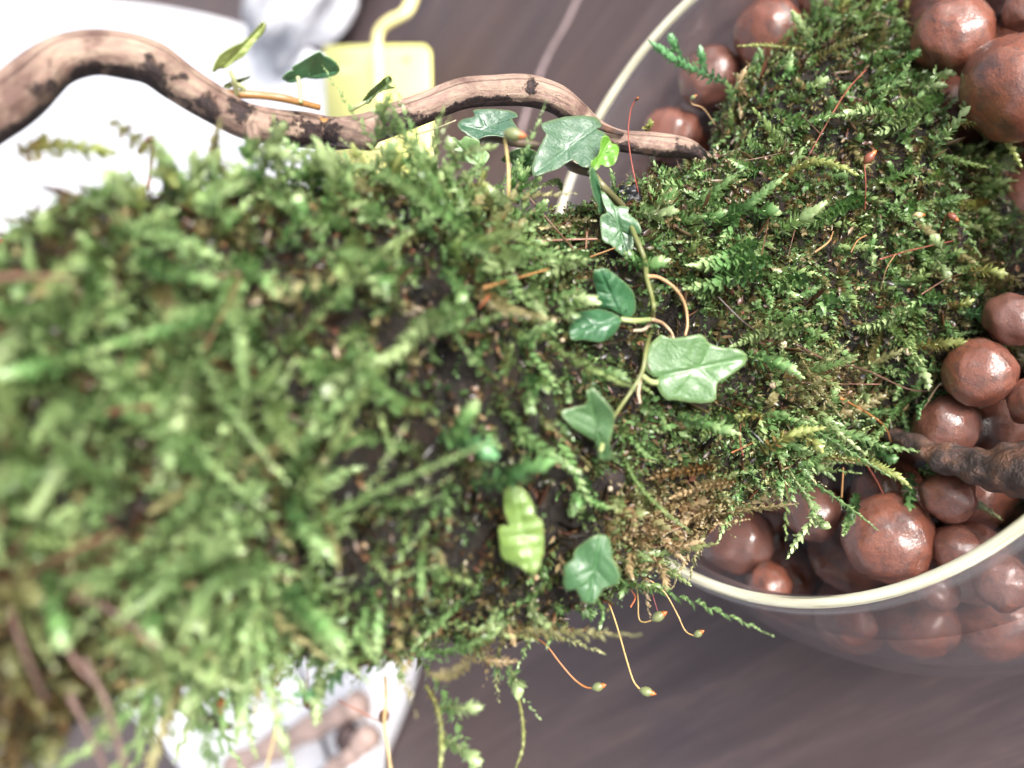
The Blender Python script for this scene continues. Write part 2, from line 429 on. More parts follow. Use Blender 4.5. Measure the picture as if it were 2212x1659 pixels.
# crumpled pale paper behind the tray
def blob(c, r, sc=(1, 1, 1), nu=28, nv=18, lump=.2, f=2.0, k=1):
    th = np.linspace(0, np.pi, nv); ph = np.linspace(0, 2 * np.pi, nu, endpoint=False)
    D = np.stack([np.sin(th)[:, None] * np.cos(ph), np.sin(th)[:, None] * np.sin(ph), np.cos(th)[:, None] * np.ones(nu)], -1).reshape(-1, 3)
    rr = 1 + lump * noise(D * 2 + k * 3.1, f, k) + lump * .5 * noise(D * 2 + k, f * 2.6, k + 1)
    V = c + D * rr[:, None] * r * np.array(sc)
    i = np.arange(nv - 1)[:, None] * nu; j = np.arange(nu)[None]; j2 = (j + 1) % nu
    return V, [np.stack([i + j, i + nu + j, i + nu + j2, i + j2], -1).reshape(-1, 4)]
pc = on_z(655, -75, 1.6)
V, F = blob(pc, 1, (4.3, 5.0, 1.7), 44, 26, .16, 2.2, 5)
V[:, 2] = np.maximum(V[:, 2], .01)
tag(part('crumpled_paper', V, F, M_CLOTH), 'blurred grey white crumpled paper behind the tray at the top edge', 'paper')

# two pinkish sticks on the tray, low down
for pts, lab, rad in (([(500, 1655), (580, 1618), (660, 1580), (735, 1545), (776, 1522)], 'blurred pinkish brown stick lying across the white tray', .42),
                      ([(690, 1700), (730, 1655), (775, 1612), (800, 1590)], 'short pinkish stick with blackened end near the tray corner', .36)):
    P = spline(np.array([on_z(u, v, 2.15) for u, v in pts]), 30)
    st = thing('driftwood_stick', lab, 'stick', P.mean(0), 'sticks on the white tray')
    V, F, s, a = tube(P, rad * (1 + .12 * np.sin(np.arange(30) * .9)), 10, lump=.1, f=1.2)
    part('stick_wood', V, F, M_PINK, st)
    e = on_z(752, 1592, 2.3) if 'short' in lab else on_z(742, 1545, 2.5)
    if 'short' in lab:
        V, F = blob(e, .42, (1.1, 1, .9), 18, 12, .2, 2, 4); part('blackened_knot', V, F, M_BLACKST, st)
V, F = blob(at(14, 545, 12.5), .2, (1, 1, 1.2), 18, 12, .08)
tag(part('berry', V, F, M_RED), 'small blurred crimson berry at the left edge above the moss', 'berry')

# ------------------------------------------------------------------ glass bowl, water, pebbles
RIM = at(1678, 544, 12.8)
RZ = RIM[2]; BX = RIM[:2]
prof = np.array([(0, 5.0), (.4, 5.0), (1.0, 5.18), (1.8, 5.55), (2.8, 5.98), (3.8, 6.15), (4.8, 6.02), (5.7, 5.55), (6.4, 4.75), (RZ - .06, 4.0), (RZ - .05, 2.2)])
pz = spline(prof, 60)
NB = 128
an = np.linspace(0, 2 * np.pi, NB, endpoint=False)
def lathe(rz):
    rz = np.asarray(rz)
    V = np.stack([BX[0] + rz[:, 1][:, None] * np.cos(an), BX[1] + rz[:, 1][:, None] * np.sin(an), np.broadcast_to(rz[:, 0][:, None], (len(rz), NB))], -1).reshape(-1, 3)
    i = np.arange(len(rz) - 1)[:, None] * NB; j = np.arange(NB)[None]; j2 = (j + 1) % NB
    return V, np.stack([i + j, i + j2, i + NB + j2, i + NB + j], -1).reshape(-1, 4)
outer = np.c_[RZ - pz[:, 0], pz[:, 1]]
inner = outer.copy(); inner[:, 1] -= .16; inner[-12:, 0] = np.maximum(inner[-12:, 0], .28)
WT = .16
bowl = thing('glass_bowl', 'clear round glass bowl with pale rim holding pebbles and water', 'bowl', (BX[0], BX[1], 0))
shell = np.vstack([[(outer[-1, 0], 0.01)], outer[::-1], inner, [(inner[-1, 0], 0.01)]])
V, F = lathe(shell)
part('bowl_wall', V, F, M_GLASS, bowl, loc=np.array([BX[0], BX[1], 0]))
ra = np.linspace(0, 2 * np.pi, 14)
rimr = np.c_[RZ + .02 + .075 * np.sin(ra), 4.92 + .078 * np.cos(ra)]
V, F = lathe(rimr)
part('rim', V, F, M_RIM, bowl, loc=np.array([BX[0], BX[1], RZ]))

rl = np.linspace(0, 2 * np.pi, 16)
V, F = lathe(np.c_[RZ - .13 + .085 * np.sin(rl), 5.0 + .095 * np.cos(rl)])
part('rim_bead', V, F, M_BEAD, bowl, loc=np.array([BX[0], BX[1], RZ]))

def inner_r(z):
    return np.interp(z, inner[::-1, 0], inner[::-1, 1])
WZ = RZ - 2.05                                   # water level
ZP = RZ - 2.0                                    # the level that the upper pebbles' centres keep
hero = [  # pixel centre, pixel radius, lift, label
    (1498, 113, 66, .1, 'blurred orange red clay pebble behind the lone bluish moss frond'),
    (1655, 98, 76, .1, 'large shiny clay pebble left of the moss mound with dark chip on top'),
    (1748, -8, 58, .0, 'clay pebble cut by the top edge above the moss mound'),
    (1590, 15, 52, -.3, 'dull purple clay pebble under water at the top edge'),
    (1494, 262, 66, .1, 'orange clay pebble directly under the lower bluish frond'),
    (1392, 372, 40, .0, 'orange clay pebble seen below the thin end of the branch'),
    (2060, 79, 82, .3, 'big glossy clay pebble with crinkled white glints right of the moss'),
    (2185, 205, 108, .3, 'largest rough brown clay pebble at the right edge under a pink thread'),
    (2222, 25, 52, .0, 'dark clay pebble in the top right corner'),
    (1905, -30, 60, -.1, 'dark clay pebble above the moss mound at the top edge'),
    (2182, 688, 62, .1, 'red clay pebble at the right edge beside the wet green sprig'),
    (2115, 806, 72, .3, 'shiny red clay pebble with white glint right of the moss'),
    (2222, 858, 52, .1, 'dark red clay pebble at the right edge above the black root'),
    (2045, 925, 78, .1, 'red clay pebble half hidden above the black root with white water arc'),
    (1590, 1140, 86, .0, 'clay pebble behind glass at the lower left of the bowl'),
    (1764, 1110, 66, .2, 'glossy orange clay pebble under the hanging moss fronds'),
    (1928, 1150, 94, .2, 'broad dull red clay pebble above the lower rim'),
    (2085, 1195, 54, -.1, 'small dark clay pebble beside the lower rim at right'),
    (2050, 1070, 62, .1, 'red clay pebble below the black root'),
    (1690, 1050, 60, -.1, 'shadowed clay pebble under the straw coloured moss'),
    (1665, 1262, 60, -9, 'clay pebble seen through the glass just inside the lower left rim'),
    (1765, 1352, 66, -9, 'pale brown clay pebble under the rim behind the outer glass'),
    (1926, 1375, 92, -9, 'large clay pebble pressed against the outer glass below the rim'),
    (2125, 1365, 98, -9, 'wide clay pebble at the bottom right behind the outer glass'),
    (2030, 1268, 54, -9, 'small clay pebble showing just under the rim at right'),
    (2160, 1262, 70, -9, 'speckled clay pebble behind glass at the right edge below the rim'),
    (1405, 200, 58, -.4, 'faint orange clay pebble close to the far rim behind the branch'),
    (1850, 1345, 52, -9, 'small clay pebble between two larger ones behind the outer glass'), (2010, 1405, 60, -9, 'low clay pebble near the bottom of the bowl behind glass'), (2205, 1405, 70, -9, 'low clay pebble at the right edge near the bottom of the bowl'),
    (1350, 300, 52, -.5, 'faint pebble next to the left rim above the branch end'),
    (1572, 195, 52, -.55, 'sunken clay pebble between the two shiny ones left of the moss mound'), (1590, 275, 46, -.5, 'dark sunken clay pebble against the left flank of the moss mound'),
    (1440, 20, 52, -.6, 'faint purple clay pebble nearest the far rim at the top edge'), (1400, 110, 50, -.6, 'dim clay pebble behind the glass left of the lone frond'),
]
def ico(sub=3):
    import bmesh
    bm = bmesh.new(); bmesh.ops.create_icosphere(bm, subdivisions=sub, radius=1)
    V = np.array([v.co[:] for v in bm.verts]); F = np.array([[v.index for v in f.verts] for f in bm.faces]); bm.free()
    return V, F
IV, IF = ico(4)
PEB = []
for k in range(5):
    rr = 1 + .10 * noise(IV * 1.1 + k * 5, 1.0, k) + .05 * noise(IV * 2.2 + k, 2.0, k + 1) + .018 * noise(IV * 3, 4, k + 2) + .004 * noise(IV * 3, 11, k + 3)
    PEB.append(meshdata('clay_pebble', IV * rr[:, None] * np.array([1, .95 + .06 * np.sin(k), .9]), [IF], M_CLAY))
balls, rads, labs = [], [], []
def wall_hit(u, v):
    r = unit(at(u, v, 1.0) - CAM)
    q = CAM + r * np.linspace(5, 32, 2400)[:, None]
    ins = (np.hypot(q[:, 0] - BX[0], q[:, 1] - BX[1]) < np.interp(q[:, 2], inner[::-1, 0], inner[::-1, 1])) & (q[:, 2] < RZ - .3) & (q[:, 2] > .2)
    return q[np.argmax(ins)] if ins.any() else None
for u, v, pr, lift, lab in hero:
    if lift < -5:
        q = wall_hit(u, v); d = proj(q)[2]
        ray = unit(q - CAM); p = q
        for _ in range(200):
            if inner_r(p[2]) - np.hypot(*(p[:2] - BX)) >= pr / FPX * d * .96 and p[2] < ZP + .15: break
            p = p + ray * .02
        p[2] = min(max(p[2], .3 + pr / FPX * d * .8), ZP + .15)
    else:
        p = on_z(u, v, ZP + lift); d = proj(p)[2]
    r = pr / FPX * d
    q = p[:2] - BX; m_ = np.linalg.norm(q); mx = inner_r(p[2]) - r * .98
    if m_ > mx: p[:2] = BX + q / m_ * mx
    balls.append(p); rads.append(r); labs.append(lab)
# fill the bowl by dropping and relaxing
nh = len(balls)
r2 = np.random.default_rng(5)
NF = 250
fz = r2.uniform(.7, ZP - .3, NF); fa = r2.uniform(0, 6.283, NF)
fr_ = np.sqrt(r2.uniform(.02, 1, NF)) * 5
for z, a_, q in zip(fz, fa, fr_):
    balls.append(np.array([BX[0] + q * math.cos(a_), BX[1] + q * math.sin(a_), z])); rads.append(r2.uniform(.56, .73))
B = np.array(balls); RD = np.array(rads); fixed = np.arange(len(B)) < nh
logc = np.array([at(1850, 620, 13.6)[:2]])
for it in range(260):
    d = B[:, None] - B[None]; L = np.linalg.norm(d, axis=-1) + 1e-6
    ov = np.clip((RD[:, None] + RD[None]) * .97 - L, 0, None); np.fill_diagonal(ov, 0)
    push = (d / L[..., None] * ov[..., None]).sum(1) * .28
    B = B + np.where(fixed[:, None], push * .12, push)
    nf = ~fixed
    B[nf, 2] -= .012
    B[nf, 2] = np.clip(B[nf, 2], .3 + RD[nf] * .9, ZP - .1)
    q = B[:, :2] - BX; m_ = np.linalg.norm(q, axis=1) + 1e-6
    mx = inner_r(B[:, 2]) - RD * .97
    sc = np.minimum(1, mx / m_); B[:, :2] = BX + q * sc[:, None]
bu, bv, bd = proj(B)
drop = (np.arange(len(B)) >= nh) & (((bu > 2040) & (bu < 2300) & (bv > 275) & (bv < 620) & (B[:, 2] > ZP - 1.6)) | ((bu > 1560) & (bu < 2080) & (bv > 300) & (bv < 900) & (B[:, 2] > ZP - 1.2)))
B, RD = B[~drop], RD[~drop]
for k in range(len(B)):
    o = bpy.data.objects.new('clay_pebble', PEB[k % 5]); link(o)
    o.location = B[k]; o.scale = (RD[k],) * 3; o.rotation_euler = tuple(r2.uniform(-.6, .6, 2)) + (r2.uniform(0, 6.28),)
    tag(o, labs[k] if k < nh else 'wet red brown clay pebble packed under water inside the glass bowl', 'clay pebble', 'clay pebbles in the glass bowl')

# water sheet, drawn up a little where pebbles and glass break it
nr, na = 230, 420
rr = np.linspace(0, 1, nr) ** .8 * (inner_r(WZ) - .005); aa = np.linspace(0, 2 * np.pi, na, endpoint=False)
X = BX[0] + rr[:, None] * np.cos(aa); Y = BX[1] + rr[:, None] * np.sin(aa)
Hh = np.zeros_like(X)
for p, r in zip(B, RD):
    dz = WZ - p[2]
    if abs(dz) < r:
        c_ = math.sqrt(r * r - dz * dz)
        dd = np.hypot(X - p[0], Y - p[1]) - c_
        Hh = np.maximum(Hh, .13 * np.exp(-np.clip(dd, 0, None) / .10))
Hh = np.maximum(Hh, .10 * np.exp(-(inner_r(WZ) - rr)[:, None] / .1))
V = np.stack([X, Y, WZ + Hh], -1).reshape(-1, 3)
i = np.arange(nr - 1)[:, None] * na; j = np.arange(na)[None]; j2 = (j + 1) % na
F = np.stack([i + j, i + na + j, i + na + j2, i + j2], -1).reshape(-1, 4)
tag(part('water', V, [F], M_WATER), 'clear shallow water among the clay pebbles in the bowl', 'water', kind='structure')

# ------------------------------------------------------------------ the log
ctrl = [(-620, 480, 1900, 5.5), (-300, 740, 1740, 6.2), (-60, 740, 1610, 6.9), (110, 650, 1520, 7.35), (220, 520, 1470, 7.55), (350, 410, 1400, 7.85), (500, 375, 1360, 8.2), (800, 385, 1395, 9.05), (1050, 425, 1380, 10.0),
        (1250, 455, 1215, 10.85), (1450, 405, 1110, 11.65), (1560, 350, 1050, 12.05), (1650, 335, 1000, 12.4), (1850, 330, 960, 13.15), (2020, 320, 850, 13.9), (2150, 330, 700, 14.5), (2250, 380, 660, 15.1)]
C = []
for u, vt, vb, d in ctrl:
    p = at(u, (vt + vb) / 2, d); rs = (vb - vt) / 2 / FPX * d - .12
    C.append(np.r_[p, rs, min(1.0, rs * .55)])
C = spline(np.array(C), 400)
AX, RSd, RF = C[:, :3], C[:, 3], C[:, 4]
AT = unit(np.gradient(AX, axis=0))
AF = CAM - AX; AF = unit(AF - AT * (AF * AT).sum(1)[:, None])
AS = np.cross(AT, AF)
if (AS[200] @ EY) > 0: AS = -AS                   # side vector points down in the image
HOL = [(968, 785, 52, 46), (925, 640, 38, 32), (1450, 700, 50, 50), (1050, 1000, 35, 30), (1290, 560, 40, 25)]
def hollow(p):
    u, v, d = proj(p); m = np.zeros(u.shape)
    for a, b, x, y in HOL: m = np.maximum(m, np.clip(1.4 - np.hypot((u - a) / x, (v - b) / y), 0, 1))
    return m * 2.4
def log_surface(s, phi, lift=0.0):
    x = np.clip(s, 0, 1) * 398.999; i = x.astype(int); f = (x - i)[..., None]
    g = lambda A: A[i] * (1 - f) + A[i + 1] * f
    c, F_, S_ = g(AX), g(AF), g(AS)
    rs, rf = g(RSd[:, None]), g(RF[:, None])
    cp, sp = np.cos(phi)[..., None], np.sin(phi)[..., None]
    d = F_ * cp * rf + S_ * sp * rs
    p = c + d
    nrm = unit(F_ * cp / rf + S_ * sp / rs)
    h = .16 * noise(p, 1.1, 6) + .10 * noise(p, 2.6, 7) + .045 * noise(p, 7, 8) + .022 * noise(p, 17, 5) - .25 * hollow(p)
    return p + nrm * (h[..., None] + lift), nrm
LOG = thing('mossy_log', 'moss covered log rising out of the glass bowl towards the viewer', 'log', AX[330])
ss, pp = np.meshgrid(np.linspace(0, 1, 700), np.linspace(-np.pi, np.pi, 240, endpoint=False), indexing='ij')
V, _ = log_surface(ss.ravel(), pp.ravel())
i = np.arange(699)[:, None] * 240; j = np.arange(240)[None]; j2 = (j + 1) % 240
F = np.stack([i + j, i + j2, i + 240 + j2, i + 240 + j], -1).reshape(-1, 4)
V = np.vstack([V, AX[0] - AT[0] * .6, AX[-1] + AT[-1] * .3])
jj = np.arange(240); jn = (jj + 1) % 240
F3 = np.vstack([np.stack([np.full(240, 700 * 240), jn, jj], -1), np.stack([np.full(240, 700 * 240 + 1), 699 * 240 + jj, 699 * 240 + jn], -1)])
part('bark', V, [F, F3], M_BARK, LOG)
# the stump lobe at the upper right
LB = spline(np.c_[ats([(1780, 560, 13.1), (1800, 400, 13.3), (1820, 270, 13.7), (1848, 140, 14.2), (1875, 40, 14.7)]), np.array([1.7, 1.8, 1.5, 1.0, .4])], 40)
V, F, s_, a_ = tube(LB[:, :3], LB[:, 3], 40, flat=.6, lump=.09, f=1.6)
part('bark_lobe', V, F, M_BARK, LOG)
LBV = V[:-2].reshape(40, 40, 3)

# lookup: depth of the front of the log behind a pixel
gs, gp = np.meshgrid(np.linspace(0, 1, 240), np.linspace(-1.55, 1.55, 90), indexing='ij')
SP, SN = log_surface(gs.ravel(), gp.ravel())
LP = LBV.reshape(-1, 3); LN = unit(LBV - LB[:, None, :3]).reshape(-1, 3)
keep = ((CAM - LP) * LN).sum(1) > 0
SP = np.vstack([SP, LP[keep]]); SN = np.vstack([SN, LN[keep]])
su, sv, sd = proj(SP)
def depth_at(u, v):
    q = (su - u) ** 2 + (sv - v) ** 2
    k = np.argsort(q)[:6]
    near = k[q[k] < q[k[0]] + 400]
    return sd[near].min()

# ------------------------------------------------------------------ moss
LEAF8 = np.array([(0, 0, 0), (.32, -.85, .10), (.32, 0, -.06), (.32, .85, .10), (.68, -.72, .16), (.68, 0, .02), (.68, .72, .16), (1, 0, .16)])
F8 = [np.array([(0, 2, 1), (0, 3, 2), (4, 5, 7), (5, 6, 7)]), np.array([(1, 2, 5, 4), (2, 3, 6, 5)])]
LEAF5 = np.array([(0, 0, 0), (.45, -.95, .12), (.45, 0, -.05), (.45, .95, .12), (1, 0, .12)])
F5 = [np.array([(0, 2, 1), (0, 3, 2), (1, 2, 4), (2, 3, 4)])]
def leaves(P, D, N, L, Wd, col, tpl, tf):
    """many small leaves: base P, direction D, upper face N, length L, half width Wd"""
    S = np.cross(D, N)
    V = (P[:, None] + tpl[None, :, 0, None] * (L[:, None] * D)[:, None] + tpl[None, :, 1, None] * (Wd[:, None] * S)[:, None]
         + tpl[None, :, 2, None] * (L[:, None] * N)[:, None])
    k = len(tpl); off = np.arange(len(P)) * k
    F = [(f[None] + off[:, None, None]).reshape(-1, f.shape[1]) for f in tf]
    return V.reshape(-1, 3), F, np.repeat(col, k, axis=0)
TIP = np.array((.40, .51, .24)); MID = np.array((.138, .268, .090)); DEEP = np.array((.040, .092, .032))
BRN = np.array((.15, .085, .032)); STRAW = np.array((.46, .34, .19)); TEAL = np.array((.12, .28, .12)); YEL = np.array((.33, .37, .12))
def shoot(P, T, U, t, ll, wl, hue, seed=0, tpl=LEAF8, tf=F8, open_=1.0):
    """leaves for shoots: P positions (S,N,3), T tangents, U up vectors, t 0..1 along (N,), ll leaf length (S,), hue = dict of (S,) weights"""
    r = np.random.default_rng(seed)
    S, N = P.shape[:2]
    B = unit(np.cross(T, U)); U = np.cross(B, T)
    k = np.arange(N)
    phi = np.array([0.05, np.pi - .05, .95, np.pi - .95, 1.57, -.5, np.pi + .5])[k % 7][None] + r.normal(0, .22, (S, N))
    rad = np.cos(phi)[..., None] * B + np.sin(phi)[..., None] * U
    div = (np.interp(t, [0, .6, .9, 1], [1.15, 1.02, .8, .4])[None] * open_ + r.normal(0, .12, (S, N)))
    D = unit(np.cos(div)[..., None] * T + np.sin(div)[..., None] * rad + r.normal(0, .06, (S, N, 3)))
    Nn = unit(T - D * (T * D).sum(-1, keepdims=True))
    taper = np.interp(t, [0, .15, .75, 1], [.65, 1, .95, .42])
    L = ll[:, None] * taper[None] * r.uniform(.8, 1.2, (S, N)); W = L * wl * r.uniform(.85, 1.15, (S, N))
    age = np.clip(t[None] + r.normal(0, .12, (S, N)), 0, 1)[..., None]
    lo_, mi, hi = hue
    col = np.where(age < .5, lo_[:, None] + (mi - lo_)[:, None] * age * 2, mi[:, None] + (hi - mi)[:, None] * (age - .5) * 2)
    col = np.clip(col * r.uniform(.8, 1.2, (S, N, 1)), 0, .9)
    return leaves(P.reshape(-1, 3), D.reshape(-1, 3), Nn.reshape(-1, 3), L.ravel(), W.ravel(), col.reshape(-1, 3), tpl, tf)
def hues(n, r, kind=None):
    a = r.uniform(0, 1, (n, 1)); b = r.uniform(0, 1, (n, 1))
    lo_ = DEEP * (1 - a) + (BRN * .8) * a
    mi = MID * (.7 + .6 * b)
    hi = MID + (TIP - MID) * (.45 + .6 * b)
    return lo_, mi, hi
def one_shoot(path, ll=.105, wl=.30, kind='green', seed=0, dens=44, open_=1.0):
    path = np.asarray(path, float)
    Ltot = np.linalg.norm(np.diff(path, axis=0), axis=1).sum()
    n = int(np.clip(Ltot * dens, 16, 230))
    P = spline(path, n + 1); T = unit(np.gradient(P, axis=0))
    t = np.linspace(0, 1, n + 1)
    r = np.random.default_rng(seed + 77)
    b = r.uniform(.7, 1.1)
    hh = {'green': (DEEP * 1.2, MID * b, MID + (TIP - MID) * b * .9), 'pale': (MID * .9, TIP * .65 * b, TIP * .95), 'teal': (TEAL * .6, TEAL, TEAL * 1.15),
          'yellow': (BRN * 1.3, YEL * .8, YEL * 1.1), 'straw': (BRN, STRAW * .8, STRAW * 1.05), 'deep': (DEEP * .8, DEEP * 1.6, MID * 1.3),
          'brown': (BRN * .7, BRN * 1.2, STRAW * .6)}[kind]
    U = np.broadcast_to(EZ + .25 * r.normal(size=3), P.shape)[None]
    V, F, c = shoot(P[None], T[None], U, t, np.array([ll]), wl, tuple(x[None] for x in hh), seed, open_=open_)
    tv, tf_, _, _ = tube(P[:: max(1, n // 14)], np.linspace(.018, .010, len(P[:: max(1, n // 14)])), 5)
    return joinm([(V, F, c), (tv, tf_, np.clip(hh[1] * .8 + BRN * .25, 0, 1))])
def zz(x0, y0, k):
    return lambda pts: [(x0 + x * k, y0 + y * k) for x, y in pts]
Z3 = zz(1453, 0, .34313); Z6 = zz(1453, 542.2, .34313); Z9 = zz(1453, 1089.7, .34313); Z5 = zz(704.8, 542.2, .34313); Z2 = zz(704.8, 0, .34313)
ZE = zz(487.9, 0, .22059)
